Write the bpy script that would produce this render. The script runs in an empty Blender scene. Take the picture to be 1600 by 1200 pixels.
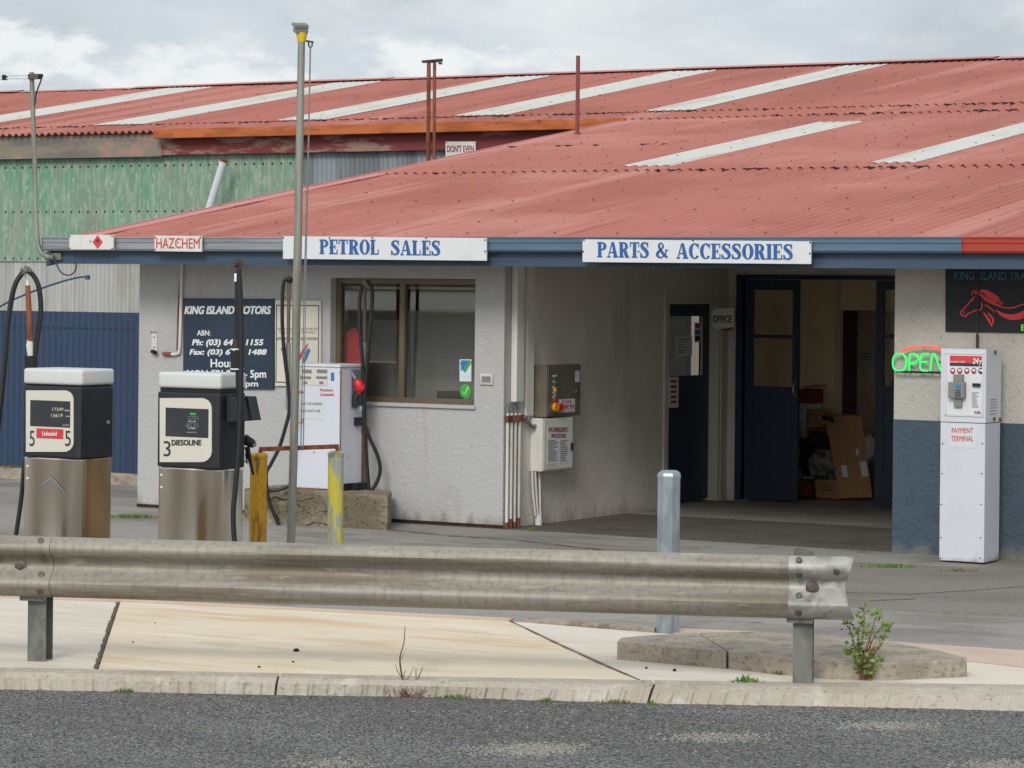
import bpy, bmesh, math, random
from mathutils import Vector, Matrix
rnd = random.Random(7)
S = bpy.context.scene
COL = S.collection

# ------------------------------------------------------------------ camera, world, sun, exposure
F, ALPHA, ROLL, PX0, PY0, ZC = 4500.0, math.radians(30.8), 0.010, 800.0, 448.0, 2.39
RT = Vector((math.cos(ALPHA), math.sin(ALPHA), 0))
FW = Vector((-math.sin(ALPHA), math.cos(ALPHA), 0))
D0 = 28.48
CP = -(RT * (-11.2 / F * D0) + FW * D0)
CP.z = ZC
cam_d = bpy.data.cameras.new('camera')
cam = bpy.data.objects.new('camera', cam_d)
COL.objects.link(cam)
cam_d.sensor_width = 36.0
cam_d.lens = F / 1600 * 36.0
cam_d.shift_y = -(600 - PY0) / 1600.0
cam_d.clip_start, cam_d.clip_end = 0.5, 3000
cam.matrix_world = Matrix.Translation(CP) @ Matrix.Rotation(ALPHA, 4, 'Z') @ Matrix.Rotation(math.pi / 2, 4, 'X') @ Matrix.Rotation(ROLL, 4, 'Z')
S.camera = cam

SUN_EL, SUN_AZ = math.radians(33), math.radians(164)
w = bpy.data.worlds.new('World')
S.world = w
w.use_nodes = True
nt = w.node_tree
nt.nodes.clear()
N = nt.nodes.new
out = N('ShaderNodeOutputWorld')
sky = N('ShaderNodeTexSky')
sky.sky_type = 'NISHITA'
sky.sun_disc = False
sky.sun_elevation = SUN_EL
sky.sun_rotation = SUN_AZ
sky.air_density = 1.0
sky.dust_density = 1.5
bg1 = N('ShaderNodeBackground'); bg1.inputs[1].default_value = 0.10
nt.links.new(sky.outputs[0], bg1.inputs[0])
tc = N('ShaderNodeTexCoord')
def wnoise(scale, detail, loc=(0, 0, 0), rough=.55):
    mp = N('ShaderNodeMapping'); mp.inputs['Scale'].default_value = scale; mp.inputs['Location'].default_value = loc
    nt.links.new(tc.outputs['Generated'], mp.inputs[0])
    n = N('ShaderNodeTexNoise'); n.inputs['Scale'].default_value = 1.0; n.inputs['Detail'].default_value = detail
    n.inputs['Roughness'].default_value = rough
    nt.links.new(mp.outputs[0], n.inputs[0])
    return n.outputs[0]
def wramp(src, stops):
    r = N('ShaderNodeValToRGB')
    while len(r.color_ramp.elements) < len(stops): r.color_ramp.elements.new(.5)
    for e, (p, c) in zip(r.color_ramp.elements, stops): e.position = p; e.color = (*c, 1)
    nt.links.new(src, r.inputs[0])
    return r.outputs[0]
# soft grey overcast with blue gaps and brighter heaps low over the roof
veil = wramp(wnoise((7, 7, 18), 5, (3.1, 1.7, .4)), [(.34, (.50, .55, .60)), (.50, (.60, .66, .71)), (.64, (.74, .755, .77))])
heap = wramp(wnoise((11, 11, 30), 7, (8.3, 2.2, 5.0), .6), [(.50, (0, 0, 0)), (.64, (1, 1, 1))])
sep = N('ShaderNodeSeparateXYZ'); nt.links.new(tc.outputs['Generated'], sep.inputs[0])
mr = N('ShaderNodeMapRange'); mr.inputs[1].default_value = .073; mr.inputs[2].default_value = .088
mr.inputs[3].default_value = 1.0; mr.inputs[4].default_value = 0.0
nt.links.new(sep.outputs[2], mr.inputs[0])
def cdir(az, el):
    return Vector((math.sin(az) * math.cos(el), math.cos(az) * math.cos(el), math.sin(el)))
AZ0 = -ALPHA
msk = None
for az, el, rad in ((AZ0 - .030, .068, .085), (AZ0 - .012, .078, .040), (AZ0 - .115, .070, .07), (AZ0 - .172, .078, .055)):
    sb = N('ShaderNodeVectorMath'); sb.operation = 'SUBTRACT'; nt.links.new(tc.outputs['Generated'], sb.inputs[0]); sb.inputs[1].default_value = cdir(az, el)
    sc = N('ShaderNodeVectorMath'); sc.operation = 'MULTIPLY'; nt.links.new(sb.outputs[0], sc.inputs[0]); sc.inputs[1].default_value = (1, 1, 3.2)
    ln = N('ShaderNodeVectorMath'); ln.operation = 'LENGTH'; nt.links.new(sc.outputs[0], ln.inputs[0])
    m1 = N('ShaderNodeMapRange'); m1.inputs[1].default_value = rad; m1.inputs[2].default_value = rad * .1; m1.inputs[3].default_value = 0; m1.inputs[4].default_value = 1
    nt.links.new(ln.outputs['Value'], m1.inputs[0])
    if msk is None: msk = m1.outputs[0]
    else:
        mm = N('ShaderNodeMath'); mm.operation = 'MAXIMUM'; nt.links.new(msk, mm.inputs[0]); nt.links.new(m1.outputs[0], mm.inputs[1]); msk = mm.outputs[0]
puff = wnoise((30, 30, 75), 9, (1.3, 4.2, 2.0), .6)
ad = N('ShaderNodeMath'); ad.operation = 'MULTIPLY_ADD'; nt.links.new(puff, ad.inputs[0]); ad.inputs[1].default_value = 3.6; ad.inputs[2].default_value = -1.92
ad2 = N('ShaderNodeMath'); ad2.operation = 'ADD'; nt.links.new(ad.outputs[0], ad2.inputs[0]); nt.links.new(msk, ad2.inputs[1])
m2 = N('ShaderNodeMapRange'); m2.interpolation_type = 'SMOOTHSTEP'; m2.inputs[1].default_value = .12; m2.inputs[2].default_value = .85; m2.inputs[3].default_value = 0; m2.inputs[4].default_value = .9
nt.links.new(ad2.outputs[0], m2.inputs[0])
mk = N('ShaderNodeMapRange'); mk.inputs[1].default_value = .0; mk.inputs[2].default_value = .45; mk.inputs[3].default_value = 0; mk.inputs[4].default_value = 1; nt.links.new(msk, mk.inputs[0])
mf = N('ShaderNodeMath'); mf.operation = 'MULTIPLY'; nt.links.new(m2.outputs[0], mf.inputs[0]); nt.links.new(mk.outputs[0], mf.inputs[1])
mu0 = N('ShaderNodeMath'); mu0.operation = 'MULTIPLY'; mu0.inputs[1].default_value = .35
nt.links.new(heap, mu0.inputs[0])
mul = N('ShaderNodeMath'); mul.operation = 'MAXIMUM'
nt.links.new(mu0.outputs[0], mul.inputs[0]); nt.links.new(mf.outputs[0], mul.inputs[1])
mx = N('ShaderNodeMix'); mx.data_type = 'RGBA'
nt.links.new(mul.outputs[0], mx.inputs[0]); nt.links.new(veil, mx.inputs[6]); mx.inputs[7].default_value = (.86, .87, .875, 1)
glow = N('ShaderNodeMapRange'); glow.inputs[1].default_value = .15; glow.inputs[2].default_value = -.9; glow.inputs[3].default_value = .92; glow.inputs[4].default_value = 1.5
nt.links.new(sep.outputs[1], glow.inputs[0])
bg2 = N('ShaderNodeBackground'); nt.links.new(glow.outputs[0], bg2.inputs[1])
nt.links.new(mx.outputs[2], bg2.inputs[0])
ms = N('ShaderNodeMixShader'); ms.inputs[0].default_value = .93
nt.links.new(bg1.outputs[0], ms.inputs[1]); nt.links.new(bg2.outputs[0], ms.inputs[2]); nt.links.new(ms.outputs[0], out.inputs[0])

sun_d = bpy.data.lights.new('sun', 'SUN')
sun_d.energy = 1.5
sun_d.angle = math.radians(18)
sun_d.color = (1, .96, .9)
sun = bpy.data.objects.new('sun', sun_d)
COL.objects.link(sun)
# the sun stands behind the camera and to its left
sdir = Vector((math.sin(SUN_AZ) * math.cos(SUN_EL), math.cos(SUN_AZ) * math.cos(SUN_EL), math.sin(SUN_EL)))
sun.rotation_euler = sdir.to_track_quat('Z', 'Y').to_euler()
S.view_settings.view_transform = 'Standard'
S.view_settings.look = 'None'
S.view_settings.exposure = 0.22
S.view_settings.gamma = 1.0
S.cycles.max_bounces = 8
S.cycles.transparent_max_bounces = 12

# ------------------------------------------------------------------ from the photograph's pixels to points of the place
def ray(px, py):
    ax, ay = px - PX0, py - PY0
    return RT * ((ax + ROLL * ay) / F) + FW - Vector((0, 0, 1)) * ((ay - ROLL * ax) / F)
def PD(px, py, D): return CP + ray(px, py) * D
def PV(px, py, v):
    r = ray(px, py); return CP + r * ((v - CP.y) / r.y)
def PU(px, py, u):
    r = ray(px, py); return CP + r * ((u - CP.x) / r.x)
def PZ(px, py, z):
    r = ray(px, py); return CP + r * ((z - CP.z) / r.z)
def PP(px, py, p0, n):
    r = ray(px, py); return CP + r * ((p0 - CP).dot(n) / r.dot(n))
def g(D):                                   # the yard falls from the footpath to the building
    if D <= 14.5: return .43
    if D <= 19.0: return .43 - .055 * (D - 14.5) / 3.3
    if D >= 25.3: return 0.0
    t = (D - 19.0) / 6.3
    return .355 * (1 - t) ** 1.2
def PG(px, py, dz=0.0):
    lo, hi = 3.0, 80.0
    for _ in range(50):
        m = (lo + hi) / 2
        if PD(px, py, m).z > g(m) + dz: lo = m
        else: hi = m
    return PD(px, py, lo)
def PDG(px, D):                             # ground point under image column px at distance D
    p = PD(px, 500, D); p.z = g(D); return p
def dist(p): return (p - CP).dot(FW)

# ------------------------------------------------------------------ materials
def lin(r, gg, b, k=1.0):
    f = lambda c: ((c / 255 + .055) / 1.055) ** 2.4 if c > 10 else c / 255 / 12.92
    return (f(r) * k, f(gg) * k, f(b) * k)
def sock(b, *names):
    for n in names:
        if n in b.inputs: return b.inputs[n]
def pm(name, col, rough=.7, metal=0.0, var=(), bump=(), spec=.4, emit=None, rvar=None, dirt=None):
    m = bpy.data.materials.new(name); m.use_nodes = True
    t = m.node_tree; b = t.nodes['Principled BSDF']
    sock(b, 'Roughness').default_value = rough
    sock(b, 'Metallic').default_value = metal
    sock(b, 'Specular IOR Level', 'Specular').default_value = spec
    c = t.nodes.new('ShaderNodeTexCoord').outputs['Object']
    def noise(scale, detail, seed=0):
        mp = t.nodes.new('ShaderNodeMapping')
        mp.inputs['Scale'].default_value = scale if isinstance(scale, tuple) else (scale,) * 3
        mp.inputs['Location'].default_value = (seed * 3.7, seed * 1.3, seed * 2.1)
        t.links.new(c, mp.inputs[0])
        n = t.nodes.new('ShaderNodeTexNoise'); n.inputs['Scale'].default_value = 1; n.inputs['Detail'].default_value = detail
        n.inputs['Roughness'].default_value = .6
        t.links.new(mp.outputs[0], n.inputs[0]); return n.outputs[0]
    cur = None
    for i, (c2, scale, lo, hi, amt, *dt) in enumerate(var):
        n = noise(scale, dt[0] if dt else 6, i + 1)
        r = t.nodes.new('ShaderNodeMapRange'); r.interpolation_type = 'SMOOTHSTEP'
        r.inputs[1].default_value = lo; r.inputs[2].default_value = hi; r.inputs[3].default_value = 0; r.inputs[4].default_value = amt
        t.links.new(n, r.inputs[0])
        x = t.nodes.new('ShaderNodeMix'); x.data_type = 'RGBA'
        t.links.new(r.outputs[0], x.inputs[0])
        if cur is None: x.inputs[6].default_value = (*col, 1)
        else: t.links.new(cur, x.inputs[6])
        x.inputs[7].default_value = (*c2, 1)
        cur = x.outputs[2]
    if dirt:                                  # mud splashed up from the ground, ragged upper edge
        c2, hgt, amt = dirt
        sp = t.nodes.new('ShaderNodeSeparateXYZ'); t.links.new(t.nodes.new('ShaderNodeTexCoord').outputs['Object'], sp.inputs[0])
        n = noise((5, 5, 2.5), 7, 13)
        a = t.nodes.new('ShaderNodeMath'); a.operation = 'MULTIPLY_ADD'; t.links.new(n, a.inputs[0]); a.inputs[1].default_value = -hgt * 4; t.links.new(sp.outputs[2], a.inputs[2])
        r = t.nodes.new('ShaderNodeMapRange'); r.interpolation_type = 'SMOOTHSTEP'; r.inputs[1].default_value = -hgt; r.inputs[2].default_value = -hgt * 2.6; r.inputs[3].default_value = 0; r.inputs[4].default_value = amt
        t.links.new(a.outputs[0], r.inputs[0])
        x = t.nodes.new('ShaderNodeMix'); x.data_type = 'RGBA'; t.links.new(r.outputs[0], x.inputs[0])
        if cur is None: x.inputs[6].default_value = (*col, 1)
        else: t.links.new(cur, x.inputs[6])
        x.inputs[7].default_value = (*c2, 1); cur = x.outputs[2]
    if cur is None: sock(b, 'Base Color').default_value = (*col, 1)
    else: t.links.new(cur, sock(b, 'Base Color'))
    if rvar:
        n = noise(rvar[0], 5, 9)
        r = t.nodes.new('ShaderNodeMapRange'); r.inputs[1].default_value = .3; r.inputs[2].default_value = .7
        r.inputs[3].default_value = rvar[1]; r.inputs[4].default_value = rvar[2]
        t.links.new(n, r.inputs[0]); t.links.new(r.outputs[0], sock(b, 'Roughness'))
    last = None
    for i, (scale, strength, d, *dt) in enumerate(bump):
        n = noise(scale, dt[0] if dt else 5, 20 + i)
        bp = t.nodes.new('ShaderNodeBump'); bp.inputs['Strength'].default_value = strength; bp.inputs['Distance'].default_value = d
        t.links.new(n, bp.inputs['Height'])
        if last: t.links.new(last, bp.inputs['Normal'])
        last = bp.outputs[0]
    if last: t.links.new(last, b.inputs['Normal'])
    if emit:
        sock(b, 'Emission Color', 'Emission').default_value = (*emit[0], 1)
        sock(b, 'Emission Strength').default_value = emit[1]
    return m
def glass(name, tint=(.9, .92, .9), refl=.10):
    m = bpy.data.materials.new(name); m.use_nodes = True
    t = m.node_tree; t.nodes.clear()
    o = t.nodes.new('ShaderNodeOutputMaterial'); mixn = t.nodes.new('ShaderNodeMixShader')
    tr = t.nodes.new('ShaderNodeBsdfTransparent'); tr.inputs[0].default_value = (*tint, 1)
    gl = t.nodes.new('ShaderNodeBsdfGlossy'); gl.inputs['Roughness'].default_value = .02
    fr = t.nodes.new('ShaderNodeFresnel'); fr.inputs[0].default_value = 1.5
    ad = t.nodes.new('ShaderNodeMath'); ad.operation = 'ADD'; ad.inputs[1].default_value = refl; ad.use_clamp = True
    t.links.new(fr.outputs[0], ad.inputs[0]); t.links.new(ad.outputs[0], mixn.inputs[0])
    t.links.new(tr.outputs[0], mixn.inputs[1]); t.links.new(gl.outputs[0], mixn.inputs[2]); t.links.new(mixn.outputs[0], o.inputs[0])
    return m

M = {}
RED1, RED2 = lin(193, 117, 107, 1.0), lin(170, 92, 80, 1.0)
M['roof'] = pm('painted_red_roof', lin(180, 106, 92), .5, 0, [
    (lin(196, 132, 118), (.35, .5, .5), .48, .66, .6), (lin(162, 88, 70), (.4, .22, .4), .46, .64, .75), (lin(206, 148, 134), (1.31, .02, .2), .54, .62, .45),
    (lin(156, 84, 70), (1.1, .03, .2), .56, .62, .5), (lin(150, 80, 54), (3.2, .35, 2), .60, .72, .6), (lin(120, 66, 54), (11, .3, 9), .60, .76, .5)], [((12, 12, 12), .1, .01)], .35)
M['roof_shed'] = pm('faded_red_roof', lin(178, 106, 93), .55, 0, [
    (lin(156, 88, 72), (.4, .2, .4), .44, .64, .7), (lin(196, 138, 125), (1.31, .02, .2), .54, .62, .5), (lin(150, 84, 70), (1.1, .03, .2), .56, .62, .5), (lin(146, 82, 56), (3, .3, 2), .60, .72, .6), (lin(116, 66, 54), (9, .3, 7), .60, .76, .5)], [((12, 12, 12), .1, .01)], .3)
M['cap_pink'] = pm('roof_flashing', lin(198, 128, 120), .5, 0, [(lin(168, 92, 82), (3, .6, 3), .5, .7, .6)])
M['skylight'] = pm('fibreglass_sheet', lin(206, 204, 196), .5, 0, [(lin(186, 178, 158), (2, .35, 2), .48, .68, .8), (lin(160, 156, 146), (12, .4, 12), .56, .76, .6)])
M['rust_dark'] = pm('dark_rust', lin(58, 34, 32), .85, 0, [(lin(30, 20, 20), 20, .4, .6, .8)])
M['stucco'] = pm('grey_stucco', lin(180, 179, 178), .88, 0, [
    (lin(164, 161, 156), (.8, .8, .8), .45, .68, .5), (lin(150, 142, 132), (3.5, 3.5, .5), .58, .8, .5), (lin(190, 190, 190), (9, 9, 9), .5, .75, .35), (lin(138, 132, 124), (14, 14, 14), .64, .74, .5)],
    [((26, 26, 26), .5, .03), ((75, 75, 75), .3, .01)], .2, dirt=(lin(120, 108, 94), .16, .8))
M['stucco_warm'] = pm('cream_stucco', lin(184, 180, 172), .88, 0, [
    (lin(164, 158, 148), (1.2, 1.2, 1.2), .42, .66, .6), (lin(112, 106, 98), (30, 30, 30), .56, .70, .4)],
    [((28, 28, 28), .5, .03), ((70, 70, 70), .4, .014)], .2)
M['stucco_side'] = pm('lightened_stucco', lin(216, 211, 203), .9, 0, [  # paler than the street stucco, making up for weak fill light in the recess
    (lin(196, 187, 173), (.6, .6, .5), .45, .68, .6), (lin(150, 136, 120), (1.4, 1.4, .3), .56, .76, .6), (lin(150, 140, 128), (12, 12, 12), .62, .74, .5)],
    [((26, 26, 26), .45, .03), ((75, 75, 75), .3, .01)], .2, dirt=(lin(128, 114, 98), .16, .5))
M['slate'] = pm('slate_blue_paint', lin(72, 86, 98), .75, 0, [(lin(92, 106, 117), (2.0, 2.0, .6), .48, .70, .7), (lin(58, 70, 82), (9, 9, 9), .5, .7, .5), (lin(140, 140, 134), (16, 16, 12), .68, .75, .6)],
    [((24, 24, 24), .6, .035), ((70, 70, 70), .4, .014)], .3, dirt=(lin(124, 120, 110), .12, .8))
M['fascia'] = pm('navy_fascia_paint', lin(62, 80, 98), .5, 0, [(lin(78, 96, 112), (.7, 3, 6), .45, .7, .6), (lin(48, 62, 78), (3, 3, 9), .55, .75, .5)])
M['gutter_blue'] = pm('blue_gutter_paint', lin(84, 106, 126), .45, 0, [(lin(104, 124, 142), (.6, 3, 8), .45, .7, .6)])
M['gutter_red'] = pm('red_gutter_paint', lin(166, 62, 48), .45, 0, [(lin(150, 50, 40), (.8, 3, 8), .45, .7, .5)])
M['gutter_zinc'] = pm('bare_zinc_gutter', lin(160, 163, 168), .5, .45, [(lin(125, 128, 134), (.8, 3, 14), .42, .66, .7)])
M['white'] = pm('white_sign_paint', lin(214, 215, 216), .5, 0, [(lin(196, 195, 190), (3, 3, 3), .5, .75, .5)])
M['white_old'] = pm('weathered_white', lin(214, 213, 205), .55, 0, [(lin(190, 186, 172), (4, 4, 2), .48, .7, .6)])
M['pump_white'] = pm('pump_white_enamel', lin(208, 211, 219), .35, 0, [(lin(212, 212, 216), (3, 3, 2), .5, .75, .5), (lin(168, 110, 60), (5, 5, 7), .67, .74, .9)])
M['ink_blue'] = pm('blue_lettering', lin(48, 92, 152), .5, 0, [(lin(66, 106, 160), 12, .5, .7, .5)])
M['ink_red'] = pm('red_lettering', lin(200, 66, 72), .5)
M['ink_maroon'] = pm('maroon_lettering', lin(150, 48, 66), .5)
M['ink_black'] = pm('black_lettering', lin(34, 34, 38), .5)
M['ink_grey'] = pm('grey_lettering', lin(120, 122, 126), .6)
M['ink_white'] = pm('white_lettering', lin(226, 227, 228), .5)
M['ink_teal'] = pm('teal_lettering', lin(40, 110, 135), .5)
M['ink_lime'] = pm('lime_lettering', lin(120, 220, 80), .5)
M['horse_red'] = pm('red_line_drawing', lin(200, 56, 56), .5)
M['sign_navy'] = pm('navy_sign_board', lin(40, 54, 70), .55, 0, [(lin(52, 66, 82), 3, .45, .7, .5)])
M['banner'] = pm('black_banner', lin(22, 22, 25), .6, 0, [(lin(30, 30, 34), 5, .45, .7, .5)])
M['green_tin'] = pm('flaking_green_tin', lin(120, 148, 126), .75, .0, [
    (lin(92, 148, 118), (.4, .4, .6), .50, .62, .8), (lin(158, 168, 154), (12, 12, 3), .45, .62, .7), (lin(132, 136, 124), (.9, .9, .3), .46, .64, .8), (lin(110, 128, 112), (9, 9, .5), .54, .68, .6),
    (lin(184, 194, 182), (26, 26, 9), .54, .7, .6)])
M['grey_tin'] = pm('weathered_zinc_sheet', lin(172, 172, 168), .65, .25, [
    (lin(128, 126, 122), (2.2, 2.2, .12), .42, .64, .85), (lin(196, 196, 190), (7, 7, .15), .5, .7, .6), (lin(118, 106, 92), (1, 1, .3), .58, .74, .6)])
M['galv_dark'] = pm('dull_zinc_sheet', lin(138, 144, 148), .6, .3, [(lin(104, 108, 112), (3, 3, .2), .42, .64, .8), (lin(120, 82, 52), (1.4, 1.4, .8), .63, .76, .6)])
M['navy_tin'] = pm('navy_steel_sheet', lin(44, 62, 88), .5, .0, [(lin(56, 74, 98), (1.4, 1.4, .3), .48, .7, .6)])
M['old_board'] = pm('peeling_fascia_board', lin(134, 124, 112), .85, 0, [(lin(106, 104, 100), (.9, .9, 4), .42, .6, .9), (lin(168, 128, 108), (2.2, 2.2, 3), .56, .68, .8)])
M['maroon_board'] = pm('maroon_fascia_board', lin(116, 52, 52), .8, 0, [(lin(150, 122, 110), (1.1, 1.1, 5), .52, .62, .9)])
M['orange_rust'] = pm('orange_rusted_gutter', lin(184, 104, 60), .85, 0, [(lin(152, 78, 42), (1.6, 1.6, 7), .42, .62, .8), (lin(196, 132, 92), (1.1, 1.1, 2), .55, .75, .6), (lin(84, 46, 34), (7, 7, 12), .62, .74, .8)])
M['pipe_rust'] = pm('rusty_pipe', lin(140, 84, 58), .85, 0, [(lin(104, 56, 38), (9, 9, 3), .42, .62, .9), (lin(150, 134, 118), (4, 4, 1.4), .58, .72, .7)])
M['pipe_brown'] = pm('brown_painted_pipe', lin(124, 66, 60), .6)
M['pipe_white'] = pm('white_plastic_pipe', lin(206, 208, 212), .4)
M['steel_grey'] = pm('grey_pole_steel', lin(150, 150, 140), .55, .35, [(lin(116, 116, 104), (14, 14, 1.2), .42, .62, .8), (lin(132, 96, 66), (18, 18, .9), .62, .76, .7)])
M['zinc_post'] = pm('bright_zinc', lin(154, 162, 168), .42, .55, [(lin(124, 132, 138), (14, 14, 5), .42, .64, .7), (lin(196, 200, 202), (10, 10, 3), .6, .74, .6)])
M['post_zinc'] = pm('dull_zinc_post', lin(122, 123, 117), .65, .2, [(lin(88, 89, 86), (8, 8, 5), .42, .64, .8), (lin(156, 148, 132), (12, 12, 9), .60, .76, .6), (lin(70, 66, 60), (14, 14, 5), .62, .74, .5)], dirt=(lin(110, 98, 84), .06, .7))
M['rail'] = pm('weathered_guard_rail', lin(158, 152, 140), .58, .22, [
    (lin(122, 112, 95), (.7, .7, 14), .44, .62, .8), (lin(108, 103, 94), (34, 34, 1.4), .42, .74, .5), (lin(186, 182, 171), (5, 5, 26), .58, .72, .5), (lin(100, 95, 87), (12, 12, 9), .62, .76, .55), (lin(112, 74, 48), (6, 6, 12), .69, .78, .7)],
    [((60, 60, 6), .1, .003)], .4)
M['rail_end'] = pm('scuffed_rail_end', lin(176, 174, 168), .55, .3, [
    (lin(132, 128, 122), (11, 11, 11), .44, .62, .8), (lin(204, 202, 196), (22, 22, 22), .56, .7, .6), (lin(96, 90, 84), (18, 18, 18), .64, .72, .7), (lin(150, 92, 56), (9, 9, 9), .68, .74, .8)], [((14, 14, 14), .35, .012)], .4)
M['bolt'] = pm('bolt_steel', lin(104, 98, 90), .6, .5, [(lin(80, 50, 34), 30, .5, .65, .6)])
M['steel_panel'] = pm('reflection_banded_stainless', lin(234, 224, 210), .2, 1.0, [(lin(164, 150, 134), (3.4, 3.4, .12), .44, .60, .75, 1), (lin(150, 120, 88), (2.2, 2.2, .5), .58, .74, .5, 2)],  # bright and dark reflection bands put into the colour as soft streaks
    [((3.6, 3.6, .9), .8, .2, 0)], .5, rvar=((3, 3, .6), .14, .28))
M['steel_brown'] = pm('browned_stainless', lin(200, 170, 132), .26, 1.0, [(lin(160, 128, 92), (2, 2, .8), .42, .66, .6, 1)], [((3.2, 3.2, .8), .6, .15, 0)])
M['stainless_box'] = pm('brushed_steel_cabinet', lin(150, 142, 130), .4, .6, [(lin(120, 112, 100), (2, 2, 1), .42, .66, .7)])
M['pump_black'] = pm('pump_dark_panel', lin(40, 41, 45), .45, 0, [(lin(58, 58, 60), (6, 6, 3), .48, .7, .6), (lin(92, 58, 40), (9, 9, 9), .68, .75, .8)])
M['pump_cap'] = pm('white_pump_cap', lin(206, 206, 202), .35, 0, [(lin(202, 200, 192), (4, 4, 4), .48, .72, .5)])
M['panel_cream'] = pm('cream_face_panel', lin(208, 204, 190), .4, 0, [(lin(206, 200, 180), 4, .48, .72, .5)])
M['display'] = pm('smoked_display', lin(52, 54, 58), .25, 0, [(lin(68, 66, 66), 6, .45, .7, .5)], (), .5)
M['rubber'] = pm('black_rubber_hose', lin(34, 34, 36), .5)
M['black'] = pm('black_plastic', lin(30, 30, 33), .45)
M['red_plastic'] = pm('red_nozzle_cover', lin(206, 40, 48), .4)
M['red_label'] = pm('red_label', lin(196, 62, 64), .45)
M['yellow'] = pm('worn_yellow_paint', lin(206, 156, 40), .6, 0, [(lin(120, 96, 52), (20, 20, 4), .52, .6, .9), (lin(196, 126, 36), (9, 9, 2), .45, .65, .7), (lin(96, 84, 66), (34, 34, 9), .6, .68, .8)])
M['yellow_flake'] = pm('flaking_yellow_paint', lin(202, 190, 66), .6, 0, [(lin(150, 158, 160), (16, 16, 3.2), .48, .56, .95), (lin(178, 166, 70), (9, 9, 3), .5, .65, .6), (lin(92, 92, 86), (30, 30, 14), .62, .68, .8)])
M['yellow_tape'] = pm('yellow_collar', lin(220, 186, 40), .5, 0, [(lin(190, 156, 30), 14, .5, .7, .6)])
M['lamp_body'] = pm('grey_lamp_body', lin(128, 132, 120), .5, .2)
M['dark_iron'] = pm('dark_iron', lin(66, 58, 60), .6, .3)
M['frame_brown'] = pm('brown_aluminium', lin(110, 98, 80), .45, .3)
M['door_navy'] = pm('navy_door_paint', lin(40, 52, 70), .45, 0, [(lin(52, 64, 82), (3, 3, 1), .5, .72, .5)])
M['trim_cream'] = pm('cream_door_frame', lin(204, 198, 182), .5)
M['inner_wall'] = pm('tan_interior_wall', lin(238, 218, 184), .85, 0, [(lin(212, 190, 156), 1.4, .45, .7, .5)])
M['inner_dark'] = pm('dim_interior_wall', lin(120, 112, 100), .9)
M['inner_floor'] = pm('workshop_floor', lin(98, 92, 85), .85, 0, [(lin(78, 73, 67), 2, .45, .68, .7)])
M['soffit'] = pm('soffit_board', lin(224, 221, 214), .85)
M['card'] = pm('brown_cardboard', lin(168, 128, 90), .85, 0, [(lin(148, 110, 76), (3, 3, 2), .45, .7, .5)])
M['maroon_card'] = pm('dark_red_card', lin(122, 44, 42), .8)
M['card_dark'] = pm('dark_cardboard', lin(120, 86, 56), .85)
M['paper'] = pm('white_paper', lin(208, 210, 212), .8, 0, [(lin(205, 206, 206), 5, .5, .7, .4)])
M['poly_bag'] = pm('black_plastic_bag', lin(38, 38, 40), .25, 0, (), [((14, 14, 14), .8, .05)])
M['clear_bag'] = pm('clear_plastic_bag', lin(150, 148, 146), .25, 0, [(lin(60, 58, 56), 8, .45, .6, .8)], [((14, 14, 14), .9, .06)])
M['jacket'] = pm('red_cloth', lin(196, 44, 44), .9, 0, [(lin(150, 30, 34), (9, 9, 1), .45, .65, .7)])
M['terminal'] = pm('white_cabinet_paint', lin(204, 206, 212), .38, 0, [(lin(192, 192, 196), 3, .5, .75, .5), (lin(170, 164, 154), (9, 9, 3), .66, .78, .6)], dirt=(lin(128, 116, 102), .05, .8))
M['terminal_grey'] = pm('grey_side_paint', lin(206, 206, 210), .4, 0, [(lin(194, 193, 196), 3, .5, .75, .5)])
M['keypad'] = pm('grey_card_reader', lin(128, 128, 122), .5)
M['glass'] = glass('window_glass', (.95, .96, .93), .14)
M['glass_door'] = glass('door_glass', (.9, .9, .86), .05)
M['asphalt'] = pm('coarse_road_chip', lin(132, 131, 129), .9, 0, [
    (lin(152, 151, 149), (.25, 1.2, 1), .42, .62, .8), (lin(54, 54, 55), (80, 80, 80), .46, .55, .95), (lin(216, 208, 194), (90, 90, 90), .60, .66, 1.0), (lin(182, 172, 158), (45, 45, 45), .60, .66, .9), (lin(72, 71, 70), (28, 28, 28), .58, .68, .7), (lin(100, 98, 96), (.5, 2.5, 1), .56, .7, .6)],
    [((80, 80, 80), .9, .025)], .3)
M['yard'] = pm('yard_concrete', lin(150, 146, 140), .88, 0, [
    (lin(120, 114, 107), (.5, .5, 1), .44, .62, .75), (lin(166, 162, 156), (.8, 5, 1), .5, .72, .6), (lin(92, 87, 82), (1.6, 1.6, 1), .60, .72, .7), (lin(104, 99, 94), (24, 24, 24), .56, .7, .6), (lin(178, 172, 164), (40, 40, 40), .60, .7, .6)], [((60, 60, 60), .35, .012)], .25)
M['yard_old'] = pm('old_yard_asphalt', lin(132, 127, 118), .9, 0, [
    (lin(110, 108, 102), (.6, .6, 1), .42, .64, .7), (lin(150, 145, 136), (50, 50, 50), .54, .62, .9), (lin(86, 84, 82), (60, 60, 60), .56, .66, .7)], [((70, 70, 70), .5, .015)], .25)
M['path_tan'] = pm('stained_footpath_concrete', lin(220, 205, 180), .85, 0, [
    (lin(202, 172, 132), (.45, 1.6, 1), .48, .66, .7), (lin(230, 222, 208), (1.4, 7, 1), .48, .70, .7), (lin(196, 168, 130), (.6, 3.2, 1), .58, .74, .55), (lin(168, 152, 128), (22, 22, 22), .62, .74, .5), (lin(190, 176, 152), (3, 3, 3), .56, .72, .5)], [((60, 60, 60), .25, .008)], .25)
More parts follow.
